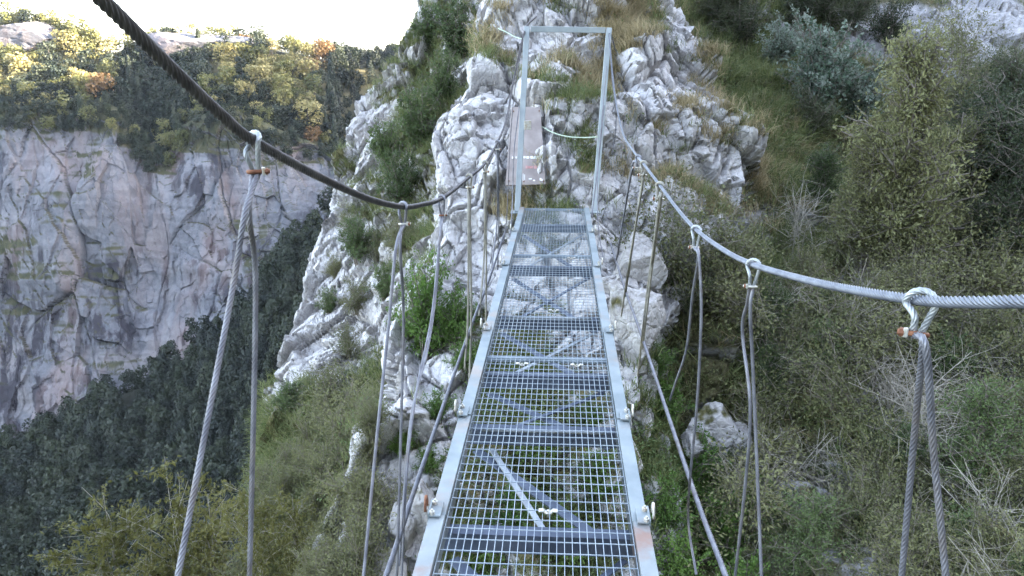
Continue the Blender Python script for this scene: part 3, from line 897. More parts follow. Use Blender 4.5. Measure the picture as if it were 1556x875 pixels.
# --- end frame
fr = empty('end_frame', P(846, 315, 9.2))
tag(fr, 'pale galvanised goalpost frame standing at the far end of the walkway', 'frame')
fo = np.array(fr.location)
def post(a, b, w_, name):
    mb = MB(); a = np.asarray(a); b = np.asarray(b)
    d = b - a; ln = np.linalg.norm(d); d /= ln
    s = np.cross(d, A_dir); s /= np.linalg.norm(s)
    f_ = np.cross(s, d)
    mb.box((a + b) / 2 - fo, d * ln / 2, s * w_ / 2, f_ * w_ / 2)
    return mb.build(name, M['frame'], fr, False, 0.004)
post(P(801, 41, 9.15), P(786, 322, 9.15), 0.064, 'post')
post(P(925.5, 43, 9.15), P(903, 322, 9.2), 0.064, 'post')
post(P(806.5, 44, 9.15), P(920, 46, 9.15), 0.064, 'crossbar')
mb = MB(); mb.box(P(802, 190, 9.06) - fo, L_dir * 0.04, A_dir * 0.02, Z * 0.05); mb.build('bracket', M['zinc'], fr, False, 0.004)
for (x, y) in ((786, 322), (903, 322)):
    c = P(x, y, 9.16) - fo
    mb = MB(); mb.box(c, L_dir * 0.075, A_dir * 0.075, Z * 0.006)
    bp_ = mb.build('base_plate', M['frame'], fr, False, 0.003)
    for i in (-1, 1):
        for j in (-1, 1):
            mb = MB(); b_ = c + L_dir * .055 * i + A_dir * .055 * j
            mb.tube([b_, b_ + Z * 0.03], 0.008, 6); mb.build('anchor_bolt', M['zinc'], bp_)
# stays hanging beside the posts
cords = [([P(797, 50, 9.2), P(783, 130, 9.1), P(775, 220, 9.0), P(770, 330, 8.9), P(765, 370, 8.8)], 0.006, 'thin dark tie wire hanging just left of the frame post', M['cable_dark']),
         ([P(789, 160, 9.1), P(781, 230, 9.05), P(778, 320, 9.0), P(772, 400, 8.3)], 0.007, 'grey tie wire running down between left post and board', M['strand']),
         ([P(926, 60, 9.2), P(930, 120, 9.2), P(934, 150, 9.2), P(936, 190, 9.3), P(930, 235, 9.4)], 0.0065, 'thin grey tie wire looping down right of the frame', M['strand']),
         ([P(918, 160, 9.1), P(911, 230, 9.05), P(904, 290, 9.0), P(899, 330, 8.9)], 0.008, 'twisted grey tie wire wrapped down the right post', M['strand']),
         ([P(922, 100, 9.1), P(913, 200, 9.0), P(908, 270, 9.0), P(909, 340, 8.7), P(916, 390, 8.1)], 0.006, 'slack grey tie wire beside the right post foot', M['strand'])]
for pts, r, lab, m in cords:
    cable_thing('tie_wire', pts, r, m, lab, 'wire', lobes=5)
cable_thing('cord', [P(757, 43, 10.9), P(770, 49, 10.2), P(783, 56, 9.6), P(797, 60, 9.2)], 0.007, M['cord'], 'pale cord tied from grassy rock to the top of the left post', 'cord', lobes=5)
cable_thing('cord', [P(823, 192, 10.0), P(840, 201, 9.7), P(860, 207, 9.5), P(885, 209, 9.3), P(908, 208, 9.1)], 0.008, M['cord'], 'pale green cord stretched from the board to the right post', 'cord', lobes=5)

# --- weathered board leaning on the rock
bd = empty('wooden_board', P(800, 282, 9.72))
tag(bd, 'weathered pinkish board with faded white and red marks leaning on rock', 'board')
b0 = np.array(bd.location)
TL, TR, BR, BL = P(777, 163, 9.98), P(821, 164, 9.98), P(829, 281, 9.72), P(768, 282, 9.72)
nrm = np.cross(TR - TL, BL - TL); nrm /= np.linalg.norm(nrm)
if np.dot(nrm, -TL) < 0: nrm = -nrm
def quad_pt(u, v): return (TL * (1 - u) + TR * u) * (1 - v) + (BL * (1 - u) + BR * u) * v
mb = MB()
for k in range(2):       # two planks side by side
    u0, u1 = ((0, 0.40), (0.412, 1))[k]
    f4 = [quad_pt(u0, 0), quad_pt(u1, 0), quad_pt(u1, 1), quad_pt(u0, 1)]
    off = nrm * (0.02 if k else 0.012)
    v = [p + off - b0 for p in f4] + [p - nrm * 0.02 - b0 for p in f4]
    mb.add(v, [[0, 1, 2, 3], [7, 6, 5, 4], [0, 4, 5, 1], [1, 5, 6, 2], [2, 6, 7, 3], [3, 7, 4, 0]])
mb.build('planks', M['wood'], bd, False, 0.004)
def mark(quads, name, mat):
    mb = MB()
    for (u0, u1, v0, v1) in quads:
        f4 = [quad_pt(u0, v0), quad_pt(u1, v0), quad_pt(u1, v1), quad_pt(u0, v1)]
        v = [p + nrm * 0.0235 - b0 for p in f4] + [p + nrm * 0.01 - b0 for p in f4]
        mb.add(v, [[0, 1, 2, 3], [0, 4, 5, 1], [1, 5, 6, 2], [2, 6, 7, 3], [3, 7, 4, 0]])
    mb.build(name, mat, bd)
for u, v_ in ((.46, .05), (.95, .05), (.46, .96), (.95, .96), (.08, .06), (.08, .95)):
    mb = MB(); c = quad_pt(u, v_) + nrm * .02 - b0
    mb.tube([c - nrm * .005, c + nrm * .008], .008, 8); mb.build('screw', M['rust'], bd)
mark([(0.44, 0.50, .64, .665), (0.52, 0.60, .64, .67), (0.63, 0.98, .64, .672), (0.12, 0.17, .645, .67), (0.22, 0.26, .645, .67)], 'white_line', M['white'])
mark([(0.5, 0.55, .76, .80), (0.56, 0.70, .765, .795), (0.72, 0.80, .76, .80)], 'red_mark', M['red'])
mark([(0.43, .445, .86, .95), (.47, .485, .87, .94), (.58, .66, .92, .935), (.69, .74, .94, .955), (.86, .90, .92, .95), (.85, .89, .84, .855), (.9, .93, .93, .96)], 'white_flake', M['white'])

def unit(v): return v / (np.linalg.norm(v, axis=-1, keepdims=True) + 1e-9)

# ------------------------------------------------------------------ boulders
def boulder(name, px, py, d, size, mat, label, cat, seed, group=None, amp=0.9, squash=(1, 1, 1), veg=0.0, sub=5):
    bm = bmesh.new(); bmesh.ops.create_icosphere(bm, subdivisions=sub, radius=1.0)
    v = np.array([x.co[:] for x in bm.verts]); f = np.array([[q.index for q in t.verts] for t in bm.faces]); bm.free()
    n = v.copy()
    p = v * np.array(squash)
    rb = np.random.default_rng(seed * 31)
    pn = unit(rb.normal(0, 1, (15, 3))); pd = rb.uniform(.62, 1.0, 15)
    dt = n @ pn.T
    rad = np.min(np.where(dt > .08, pd[None] / np.maximum(dt, .08), 9), axis=1)
    rad = np.minimum(rad, 1.25)
    f2, c2 = facets(n / 0.42 + seed, seed + 9)
    p = p * (rad * (1 + amp * (0.05 * f2 - 0.05 * (1 - sstep(0, .07, c2)) + .05 * fbm(n / .35, 4, seed))))[:, None]
    p = p * size
    c = P(px, py, d)
    vg = sstep(0, .25, 0.8 * fbm(p / (size * .6) + seed, 4, seed) - 0.5 + veg + 0.4 * n[:, 2])
    o = obj(name, np_mesh(name, p, [f], mat, smooth=False, attrs={'veg': vg})); o.location = c
    tag(o, label, cat, group)
    return o
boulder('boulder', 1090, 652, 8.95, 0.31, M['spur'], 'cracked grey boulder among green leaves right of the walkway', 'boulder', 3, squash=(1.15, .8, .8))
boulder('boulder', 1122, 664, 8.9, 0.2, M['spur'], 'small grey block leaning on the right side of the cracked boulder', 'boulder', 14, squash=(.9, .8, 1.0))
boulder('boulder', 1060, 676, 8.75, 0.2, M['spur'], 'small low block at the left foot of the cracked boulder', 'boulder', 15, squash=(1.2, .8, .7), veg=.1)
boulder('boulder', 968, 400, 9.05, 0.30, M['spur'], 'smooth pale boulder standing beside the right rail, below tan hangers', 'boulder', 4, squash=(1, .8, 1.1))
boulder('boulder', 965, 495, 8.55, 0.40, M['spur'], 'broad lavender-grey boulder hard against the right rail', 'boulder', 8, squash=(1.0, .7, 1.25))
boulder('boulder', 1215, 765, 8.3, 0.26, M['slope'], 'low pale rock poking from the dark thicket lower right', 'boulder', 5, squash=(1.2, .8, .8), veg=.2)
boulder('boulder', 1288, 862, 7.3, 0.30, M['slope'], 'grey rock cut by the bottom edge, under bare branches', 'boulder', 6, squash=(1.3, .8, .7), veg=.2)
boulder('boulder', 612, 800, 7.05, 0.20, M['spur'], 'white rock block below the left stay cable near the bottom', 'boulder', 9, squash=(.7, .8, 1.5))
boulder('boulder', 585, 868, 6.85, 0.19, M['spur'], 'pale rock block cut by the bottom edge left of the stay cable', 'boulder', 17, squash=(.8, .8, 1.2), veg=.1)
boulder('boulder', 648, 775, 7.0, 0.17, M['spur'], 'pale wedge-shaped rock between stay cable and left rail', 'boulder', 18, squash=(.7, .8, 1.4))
boulder('rock_outcrop', 40, 62, 352, 16.0, M['cliff'], 'grey rock outcrop on the hilltop at the far left', 'outcrop', 21, squash=(1.5, .6, .62), amp=.8)
boulder('rock_outcrop', 300, 73, 350, 13.0, M['cliff'], 'rounded rock knoll on the skyline behind the dark cable', 'outcrop', 22, squash=(1.7, .6, .6), amp=.6, veg=.15)

# ------------------------------------------------------------------ plants
def leaf_quads(pos, nrm, dr, L, Wd, fold=0.25):
    """diamond leaves; pos,nrm,dr (n,3), L (n,)"""
    s = np.cross(dr, nrm); s /= np.linalg.norm(s, axis=1, keepdims=True) + 1e-9
    nn = np.cross(s, dr)
    L = L[:, None]; Wd = np.asarray(Wd)[:, None]
    a = pos
    b = pos + dr * L * 0.45 + s * Wd * 0.5 + nn * L * fold * .3
    c = pos + dr * L - nn * L * fold * .2
    d = pos + dr * L * 0.45 - s * Wd * 0.5 + nn * L * fold * .3
    v = np.stack([a, b, c, d], 1).reshape(-1, 3)
    q = np.arange(len(v)).reshape(-1, 4)
    return v, q


def shrub(seed, h, wdt, n_limb, n_twig, n_leaf, leaf, leaf_w=0.5, base=0.15, droop=0.1, r0=None, twig_len=0.3, lean=(0, 0), spread=0.35, trunk=False, up=0.3):
    """returns (branch MB, leaf verts, leaf quads): crown of limbs > twigs > leaves"""
    rg = np.random.default_rng(seed)
    mb = MB()
    r0 = r0 or 0.018 * h
    lv = []
    # limb ends in an uneven ellipsoid
    ends = []
    for k in range(n_limb):
        th = rg.uniform(0, 2 * np.pi) + k * 2.399
        rr_ = math.sqrt(rg.uniform(0.02, 1)) * 0.5 * wdt
        zz = h * (base + (1 - base) * (rg.uniform(0.1, 1.0)))
        prof = math.sqrt(max(0.05, 1 - ((zz / h - 0.45) / 0.62) ** 2))
        ends.append([rr_ * prof * math.cos(th) + lean[0] * zz, rr_ * prof * math.sin(th) + lean[1] * zz, zz * rg.uniform(.85, 1.0)])
    ends = np.array(ends)
    top = np.array([lean[0] * h * .55, lean[1] * h * .55, h * 0.55])
    if trunk:
        pth = cr([[0, 0, -0.15 * h], [rg.normal(0, .02) * h, rg.normal(0, .02) * h, h * .25], top, [lean[0] * h * .9, lean[1] * h * .9, h * .9]], 5)
        mb.tube(pth, np.linspace(r0, r0 * .15, len(pth)), 6)
    for e in ends:
        if trunk:
            zs = max(0.12 * h, e[2] * rg.uniform(.35, .7)); st = np.array([lean[0] * zs, lean[1] * zs, zs])
        else:
            st = np.array([rg.normal(0, .04) * wdt, rg.normal(0, .04) * wdt, -0.08 * h])
        mid = st * .5 + e * .5 + np.array([*(rg.normal(0, .07, 2) * wdt), rg.uniform(-.02, .08) * h])
        mid[:2] = st[:2] * .6 + mid[:2] * .4
        pth = cr([st, mid, e], 5)
        ra = r0 * (0.45 if trunk else 0.6)
        mb.tube(pth, np.linspace(ra, ra * .3, len(pth)), 4, False)
        for j in range(n_twig):
            f = rg.uniform(.35, 1.0)
            b0_ = pth[int(f * (len(pth) - 1))]
            dirv = unit(rg.normal(0, 1, 3) + np.array([0, 0, up]) + unit(e - st) * 0.7)
            ln = twig_len * rg.uniform(.6, 1.3)
            e2 = b0_ + dirv * ln - np.array([0, 0, droop * ln])
            tp = np.array([b0_, b0_ * .5 + e2 * .5 + rg.normal(0, .13 * ln, 3), e2])
            mb.tube(tp, [ra * .28, ra * .2, ra * .1], 3, False)
            if n_leaf:
                t = rg.uniform(.1, 1.05, n_leaf)[:, None]
                pp = tp[0] * (1 - t) ** 2 + 2 * tp[1] * t * (1 - t) + tp[2] * t * t
                pp = pp + rg.normal(0, spread * .28 * ln, (n_leaf, 3))
                lv.append((pp, np.repeat(dirv[None], n_leaf, 0)))
    if not lv: return mb, None, None
    pp = np.concatenate([a for a, b in lv]); dd = np.concatenate([b for a, b in lv])
    n = len(pp)
    dr = unit(dd * .6 + rg.normal(0, .7, (n, 3)) - np.array([0, 0, droop]))
    nr = unit(rg.normal(0, .6, (n, 3)) + np.array([0, -.25, .8]))
    L = leaf * rg.uniform(.6, 1.35, n)
    v, q = leaf_quads(pp, nr, dr, L, L * leaf_w)
    return mb, v, q

PROTO = {}
def proto(kind, variants, leafm, barkm, **kw):
    lst = []
    for k in range(variants):
        mb, v, q = shrub(hash_name(kind) + k, **kw)
        sm = mb.mesh(kind + '_branches', M[barkm], True)
        lm = np_mesh(kind + '_leaves', v, [q], M[leafm], smooth=False) if v is not None else None
        lst.append((sm, lm, kw['h']))
    PROTO[kind] = lst
def hash_name(s): return sum(ord(c) * (i + 3) for i, c in enumerate(s))

proto('leafy_bush', 3, 'leaf_bright', 'bark', h=1.2, wdt=1.2, n_limb=26, n_twig=12, n_leaf=22, leaf=0.042, leaf_w=.6, twig_len=.22)
proto('green_bush', 3, 'leaf_green', 'bark', h=1.8, wdt=1.7, n_limb=30, n_twig=13, n_leaf=22, leaf=0.060, leaf_w=.55, twig_len=.32)
proto('olive_bush', 4, 'leaf_olive', 'bark_pale', h=1.2, wdt=1.3, n_limb=26, n_twig=11, n_leaf=17, leaf=0.043, leaf_w=.45, twig_len=.30, spread=.5)
proto('olive_tree', 2, 'leaf_olive', 'bark', h=4.2, wdt=2.6, n_limb=62, n_twig=16, n_leaf=26, leaf=0.070, leaf_w=.45, twig_len=.48, trunk=True, base=.05, spread=.5)
proto('dark_tree', 2, 'leaf_dark', 'bark', h=3.6, wdt=2.8, n_limb=50, n_twig=15, n_leaf=22, leaf=0.070, leaf_w=.5, twig_len=.5, trunk=True, base=.05, spread=.5)
proto('green_tree', 2, 'leaf_green', 'bark', h=3.2, wdt=2.4, n_limb=46, n_twig=14, n_leaf=20, leaf=0.066, leaf_w=.5, twig_len=.45, trunk=True, base=.08, spread=.45)
proto('yellow_bush', 4, 'leaf_tan', 'twig_grey', h=2.4, wdt=1.7, n_limb=18, n_twig=9, n_leaf=18, leaf=0.066, leaf_w=.42, twig_len=.36, droop=.45, spread=.25, trunk=True, r0=.015, base=.3)
proto('dark_bush', 3, 'leaf_dark', 'bark', h=1.6, wdt=1.7, n_limb=26, n_twig=12, n_leaf=20, leaf=0.050, leaf_w=.5, twig_len=.34)
proto('pale_leaf_bush', 2, 'leaf_grey', 'bark', h=2.4, wdt=2.6, n_limb=30, n_twig=11, n_leaf=17, leaf=0.105, leaf_w=.55, twig_len=.42)
proto('bare_bush', 4, None, 'twig_grey', h=1.4, wdt=2.4, n_limb=15, n_twig=15, n_leaf=0, leaf=.1, twig_len=.5, up=.05, r0=.018, droop=.2)
proto('sparse_bush', 4, 'leaf_olive', 'bark_pale', h=1.5, wdt=1.8, n_limb=18, n_twig=13, n_leaf=14, leaf=0.050, leaf_w=.45, twig_len=.42, up=.1, r0=.015, spread=.6)

def place(kind, name, px, py, hpx, label, cat, group=None, on=('hillside',), d=None, var=None, wide=1.0, sink=0.0):
    h = hit(px, py, on)
    if h is None or (d is not None):
        pos = P(px, py, d or 10.5); 
    else:
        pos = h[0]
    dd = pos[1] * cp - pos[2] * sp
    lst = PROTO[kind]
    sm, lm, hh = lst[(var if var is not None else rnd.randrange(len(lst))) % len(lst)]
    s = hpx / F * dd / hh
    root = empty(name, pos - np.array([0, 0, sink]))
    root.rotation_euler = (rnd.uniform(-.06, .06), rnd.uniform(-.06, .06), rnd.uniform(0, 6.28))
    root.scale = (s * wide, s * wide, s)
    tag(root, label, cat, group)
    obj('branches', sm, root)
    if lm is not None: obj('foliage', lm, root)
    return root

HILL = ('hillside', 'rock_face'); SPUR = ('rock_spur', 'rock_face'); ROCK = ('rock_face',)
# left: on the spur and beside the walkway
for k, (x, y, h, wd, lab) in enumerate([
    (612, 312, 95, .9, 'dark green shrub low on the spur, left of the white rock edge'),
    (640, 228, 105, .9, 'dense green shrub halfway up the spur behind the white rock'),
    (672, 165, 95, .8, 'tall green shrub high on the spur beside the sky'),
    (695, 90, 110, .9, 'green shrub near the top of the spur, against the white pinnacle'),
    (655, 80, 80, .9, 'small green shrub at the upper skyline edge of the spur'),
    (590, 255, 80, 1, 'rounded green shrub on the spur between two grey rocks'),
    (545, 395, 75, 1.1, 'bluish green shrub under the sagging dark cable'),
    (585, 455, 60, 1.1, 'small dark green shrub behind the second left hanger'),
    (500, 475, 45, 1.0, 'little green shrub on the far rib of the spur'),
    (440, 625, 60, 1.1, 'bluish green shrub at the foot of the pale rib')]):
    place('green_bush', 'shrub', x, y, h, lab, 'shrub', 'green shrubs on the rock spur', SPUR, wide=wd)
place('leafy_bush', 'leafy_bush', 645, 548, 175, 'bright green leafy bush beside the walkway, behind red-clamped hanger', 'bush', None, ROCK, var=0, wide=.75)
place('leafy_bush', 'leafy_bush', 690, 520, 105, 'bright green bush tucked between white rock and left stay cable', 'bush', None, ROCK, var=1, wide=.8)
for x, y, h, lab in [(700, 560, 60, 'small green bush below the left rail by the tan hangers'), (665, 640, 60, 'small green bush among white blocks under the left stay cable'),
                     (610, 690, 70, 'green bush growing between the second left hanger strands'), (655, 720, 55, 'little green bush on white rock beside the rusty rail joint')]:
    place('leafy_bush', 'leafy_bush', x, y, h, lab, 'bush', None, ROCK)
for x, y, h, k, lab in [
    (195, 985, 300, 0, 'slender yellowing sapling leaning out over the dark wooded slope'),
    (285, 985, 320, 1, 'yellow-green sapling behind the nearest left hanger'),
    (335, 960, 260, 2, 'thin yellowing sapling between the two nearest left hanger strands'),
    (405, 930, 240, 3, 'pale yellow sapling at the foot of the spur'),
    (250, 1000, 210, 1, 'low yellow-olive sapling cut by the bottom edge, by the left hanger foot'),
    (455, 930, 220, 2, 'pale-stemmed olive sapling standing below the spur')]:
    place('yellow_bush', 'shrub', x, y, h, lab, 'shrub', 'yellowing shrubs on the left ledge', SPUR, var=k, wide=.9)
def zone(px, py):
    for x0, y0, x1, y1, t in ((0, 0, 470, 900, 'left of the second left hanger'), (470, 0, 760, 700, 'below the pale rib of the spur'), (470, 700, 760, 1000, 'beside the left stay cable'),
                              (900, 0, 1110, 480, 'under the thin end of the grey cable'), (900, 480, 1130, 1000, 'by the right stay cable'),
                              (1130, 0, 1300, 480, 'below the pale-leaved bush'), (1130, 480, 1300, 1000, 'behind the second right hanger'),
                              (1300, 0, 1460, 480, 'around the tall olive tree'), (1300, 480, 1460, 1000, 'behind the nearest right hanger'),
                              (1460, 0, 1700, 480, 'under the upper right rocks'), (1460, 480, 1700, 1000, 'at the lower right edge')):
        if x0 <= px < x1 and y0 <= py < y1: return t
    return 'on the slope'
def scatter(kind, name, n, box, hr, phrase, cat, on, keep=None, seed=1, wide=(.8, 1.2)):
    rg = random.Random(seed)
    pts = []
    tries = 0
    while len(pts) < n and tries < n * 60:
        tries += 1
        x, y = rg.uniform(box[0], box[2]), rg.uniform(box[1], box[3])
        if keep and not keep(x, y): continue
        if any((x - a) ** 2 + ((y - b) * 1.2) ** 2 < (box[4]) ** 2 for a, b in pts): continue
        pts.append((x, y))
    for x, y in pts:
        hh = rg.uniform(*hr)
        z = zone(x, y - hh * .4)
        place(kind, name, x, y, hh, phrase + ' ' + z, cat, phrase.split(' ', 1)[1] + ' ' + z, on, wide=rg.uniform(*wide))
scatter('olive_bush', 'shrub', 34, (400, 610, 570, 960, 26), (60, 105), 'fine-leaved olive shrub', 'shrub', SPUR, lambda x, y: x > 560 - (y - 560) * .75, 2)
scatter('sparse_bush', 'shrub', 12, (380, 640, 600, 960, 40), (70, 120), 'twiggy sparse shrub', 'shrub', SPUR, lambda x, y: x > 570 - (y - 560) * .75, 3)
scatter('olive_bush', 'shrub', 8, (500, 330, 640, 560, 35), (35, 60), 'small olive shrub', 'shrub', SPUR, None, 4)

# right: the slope
place('pale_leaf_bush', 'broadleaf_bush', 1245, 170, 155, 'large bush with pale grey-green leaves high on the right slope', 'bush', None, HILL, var=0, wide=1.0)
place('pale_leaf_bush', 'broadleaf_bush', 1300, 190, 110, 'smaller pale-leaved bush against the tall olive tree', 'bush', None, HILL, var=1, wide=.9)
place('pale_leaf_bush', 'broadleaf_bush', 1185, 105, 90, 'pale-leaved bush at the top edge of the grassy gully', 'bush', None, HILL, var=1, wide=.9)
for k, (x, y, h, wd, lab) in enumerate([(1365, 440, 400, .85, 'tall olive-green tree filling the right slope'), (1440, 400, 250, .9, 'olive tree leaning against the right side of the tallest tree'),
                       (1310, 420, 230, .9, 'olive tree at the left foot of the tallest tree'), (1410, 430, 150, 1.3, 'short olive tree in front of the tallest tree')]):
    place('olive_tree', 'tree', x, y, h, lab, 'tree', None, HILL, var=k, wide=wd)
for kind, x, y, h, lab in [('dark_tree', 1495, 380, 260, 'dark leafy tree just right of the tall olive tree'), ('dark_tree', 1560, 440, 300, 'dark leafy tree cut by the right edge above the cable'),
                           ('dark_tree', 1530, 240, 170, 'dark tree below the pale upper right rocks'), ('dark_tree', 1110, 60, 120, 'dark tree at the top edge beside the white pinnacle'),
                           ('dark_tree', 1250, 60, 130, 'dark tree at the top edge above the pale-leaved bush'), ('green_tree', 1160, 560, 150, 'leafy green tree behind the second right hanger top'),
                           ('green_tree', 1250, 330, 120, 'small green tree at the lower end of the grassy gully'), ('green_tree', 1480, 760, 210, 'leafy green tree right of the nearest right hanger'),
                           ('green_tree', 1230, 900, 180, 'leafy green tree at the bottom between second and nearest right hangers')]:
    place(kind, 'tree', x, y, h, lab, 'tree', None, HILL)
for x, y, h, lab in [(1225, 215, 95, 'dark shrub in the hollow below the pale-leaved bush'), (1130, 75, 85, 'dark shrub at the top of the grassy gully'), (1210, 45, 90, 'dark shrub at the top edge above the pale-leaved bush'),
                     (1290, 50, 90, 'dark green shrub at the top edge left of the upper right rocks'), (1345, 75, 90, 'dark shrub among the pale upper right rocks'), (1080, 35, 60, 'dark shrub hanging beside the top of the white pinnacle'),
                     (1035, 470, 120, 'dark green shrub between tan hangers and third right hanger'), (1490, 230, 130, 'dark shrub below the white upper right rocks'), (1540, 320, 160, 'dark shrub at the right edge above the grey cable'),
                     (1480, 420, 150, 'dark shrub right of the tall olive tree, above the grey cable'), (1550, 470, 130, 'dark shrub behind the grey cable at the right edge'), (1240, 120, 70, 'dark shrub within the pale-leaved bush')]:
    place('dark_bush', 'shrub', x, y, h, lab, 'shrub', 'dark shrubs on the right slope', HILL)
for x, y, h, k, lab in [(1215, 400, 140, 0, 'leafless pale sapling rising above the grey cable'), (1390, 480, 120, 1, 'bare pale bush behind the clamp of nearest right hanger'), (1310, 470, 110, 2, 'bare pale bush just below the tall olive tree'),
                        (1520, 470, 120, 3, 'bare pale bush at the right edge behind the cable'), (1460, 470, 100, 0, 'bare pale bush right of the nearest right hanger top')]:
    place('bare_bush', 'bare_bush', x, y, h, lab, 'bush', 'bare bushes on the right slope', HILL, var=k, wide=.8)
scatter('sparse_bush', 'shrub', 34, (1010, 400, 1600, 980, 50), (100, 190), 'twiggy olive shrub', 'shrub', HILL, lambda x, y: x > 1120 or y < 520, 5)
scatter('olive_bush', 'shrub', 24, (1050, 330, 1600, 980, 50), (80, 150), 'fine-leaved olive shrub', 'shrub', HILL, lambda x, y: x > 1120 or y < 560, 6)
scatter('bare_bush', 'bare_bush', 22, (1130, 470, 1600, 980, 50), (100, 170), 'leafless pale-twigged bush', 'bush', HILL, None, 7)
scatter('sparse_bush', 'shrub', 12, (1440, 90, 1600, 420, 40), (80, 130), 'grey twiggy shrub', 'shrub', HILL, None, 8)
scatter('green_bush', 'shrub', 12, (1120, 430, 1600, 980, 70), (70, 120), 'green broad-leaved shrub', 'shrub', HILL, None, 19)
scatter('dark_bush', 'shrub', 14, (1130, 540, 1580, 960, 60), (70, 110), 'dark-leaved shrub', 'shrub', HILL, None, 9)
for x, y, h, lab in [(1010, 640, 90, 'leafy green bush in front of the cracked boulder'), (1050, 770, 130, 'leafy green bush under the right stay cable'), (1095, 860, 130, 'large leafy green bush right of the stay cable'),
                     (1010, 800, 100, 'leafy green bush hard against the right rail'), (1030, 900, 120, 'leafy green bush at the bottom edge by the rail'), (1135, 800, 100, 'green bush between second and third right hangers'),
                     (1075, 700, 70, 'small green bush below the cracked boulder'), (1000, 570, 60, 'small green bush beside the lavender-grey boulder'), (1130, 930, 120, 'green bush at the bottom edge behind second right hanger')]:
    place('leafy_bush', 'leafy_bush', x, y, h, lab, 'bush', 'leafy bushes right of the walkway', HILL)
for x, y, h, lab in [(860, 860, 120, 'green bush seen through the nearest walkway grating'), (780, 800, 90, 'green bush under the walkway by the left rail'), (910, 760, 100, 'green bush under the walkway by the right rail'),
                     (820, 700, 80, 'low green bush under the middle of the walkway'), (900, 650, 60, 'small green bush under the second cross beam'), (730, 870, 90, 'green bush below the walkway at the lower left')]:
    place('leafy_bush', 'leafy_bush', x, y, h, lab, 'bush', 'bushes under the walkway', ROCK)

# ------------------------------------------------------------------ grass (stuff)
def vert_weight(S):
    # world area per vertex
    a = S.p[S.q]
    ar = 0.5 * np.linalg.norm(np.cross(a[:, 2] - a[:, 0], a[:, 3] - a[:, 1]), axis=1)
    w_ = np.bincount(S.q.ravel(), weights=np.repeat(ar / 4, 4), minlength=len(S.p))
    return w_

def grass(name, S, n_tuft, blades, ln, wd, mat, wf, seed, droop=0.7, rad=0.06):
    rg = np.random.default_rng(seed)
    inview = (S.px > -80) & (S.px < 1640) & (S.py > -80) & (S.py < 960)
    wgt = vert_weight(S) * wf(S) * inview / np.maximum(S.d, 1) ** 1.0
    wgt /= wgt.sum()
    c = rg.choice(len(S.p), n_tuft, p=wgt)
    i = np.repeat(c, blades)
    n = len(i)
    tuft_len = np.repeat(rg.uniform(*ln, n_tuft), blades)
    base = S.p[i] + rg.normal(0, rad, (n, 3)) * np.array([1, 1, .5])
    nr = S.n[i]
    d0 = unit(nr * .6 + np.array([0, 0, .75]) + rg.normal(0, .38, (n, 3)))
    out = unit(nr * np.array([1, 1, 0]) + rg.normal(0, .45, (n, 3)) * np.array([1, 1, .2]))
    L = (tuft_len * rg.uniform(.55, 1.15, n))[:, None]
    dr = droop * rg.uniform(.5, 1.3, n)[:, None]
    p1 = base + d0 * L * .5
    p2 = p1 + unit(d0 * (1 - dr * .55) + out * dr * .6 - np.array([0, 0, 1]) * dr * .5) * L * .5
    sdv = unit(np.cross(d0, rg.normal(0, 1, (n, 3))))
    w_ = (wd * rg.uniform(.6, 1.4, n))[:, None]
    v = np.stack([base - sdv * w_, base + sdv * w_, p1 + sdv * w_ * .8, p1 - sdv * w_ * .8, p2 + sdv * w_ * .15, p2 - sdv * w_ * .15], 1).reshape(-1, 3)
    b = np.arange(n)[:, None] * 6
    q = np.concatenate([b + np.array([[0, 1, 2, 3]]), b + np.array([[3, 2, 4, 5]])])
    o = obj(name, np_mesh(name, v, [q], M[mat], smooth=True))
    tag(o, kind='stuff')
    return o
nz = lambda S, s, seed: fbm(S.p / s, 3, seed)
g1 = grass('dry_grass', SA, 2600, 16, (.12, .28), .0035, 'grass_gold', lambda S: (S.veg ** 1.5) * (S.py < 330) * sstep(-.25, .2, nz(S, .8, 401)), 1)
tag(g1, 'dry golden grass tufts on the ledges of the white rock', 'grass')
g2 = grass('green_grass', SA, 2600, 14, (.10, .26), .0035, 'grass_green', lambda S: (S.veg ** 1.5) * sstep(.3, -.2, nz(S, .8, 401)), 2)
tag(g2, 'short green grass on the ledges of the white rock', 'grass')
g3 = grass('green_grass', SB, 3600, 14, (.15, .42), .005, 'grass_green', lambda S: S.veg ** 1.5, 3)
tag(g3, 'olive grass covering the ledges of the left spur', 'grass')
g4 = grass('green_grass', SC, 4200, 16, (.22, .55), .005, 'grass_green', lambda S: S.veg * (sstep(1330, 1150, S.px) * (S.py < 420) + .25), 4, 0.95, .09)
tag(g4, 'long drooping grass on the gully and slope at the right', 'grass')
g5 = grass('dry_grass', SC, 900, 16, (.2, .45), .004, 'grass_gold', lambda S: S.veg * np.exp(-(((S.px - 1140) / 50) ** 2 + ((S.py - 270) / 70) ** 2)) + .02 * S.veg, 5, 0.9)
tag(g5, 'dry russet grass at the right edge of the white rock', 'grass')

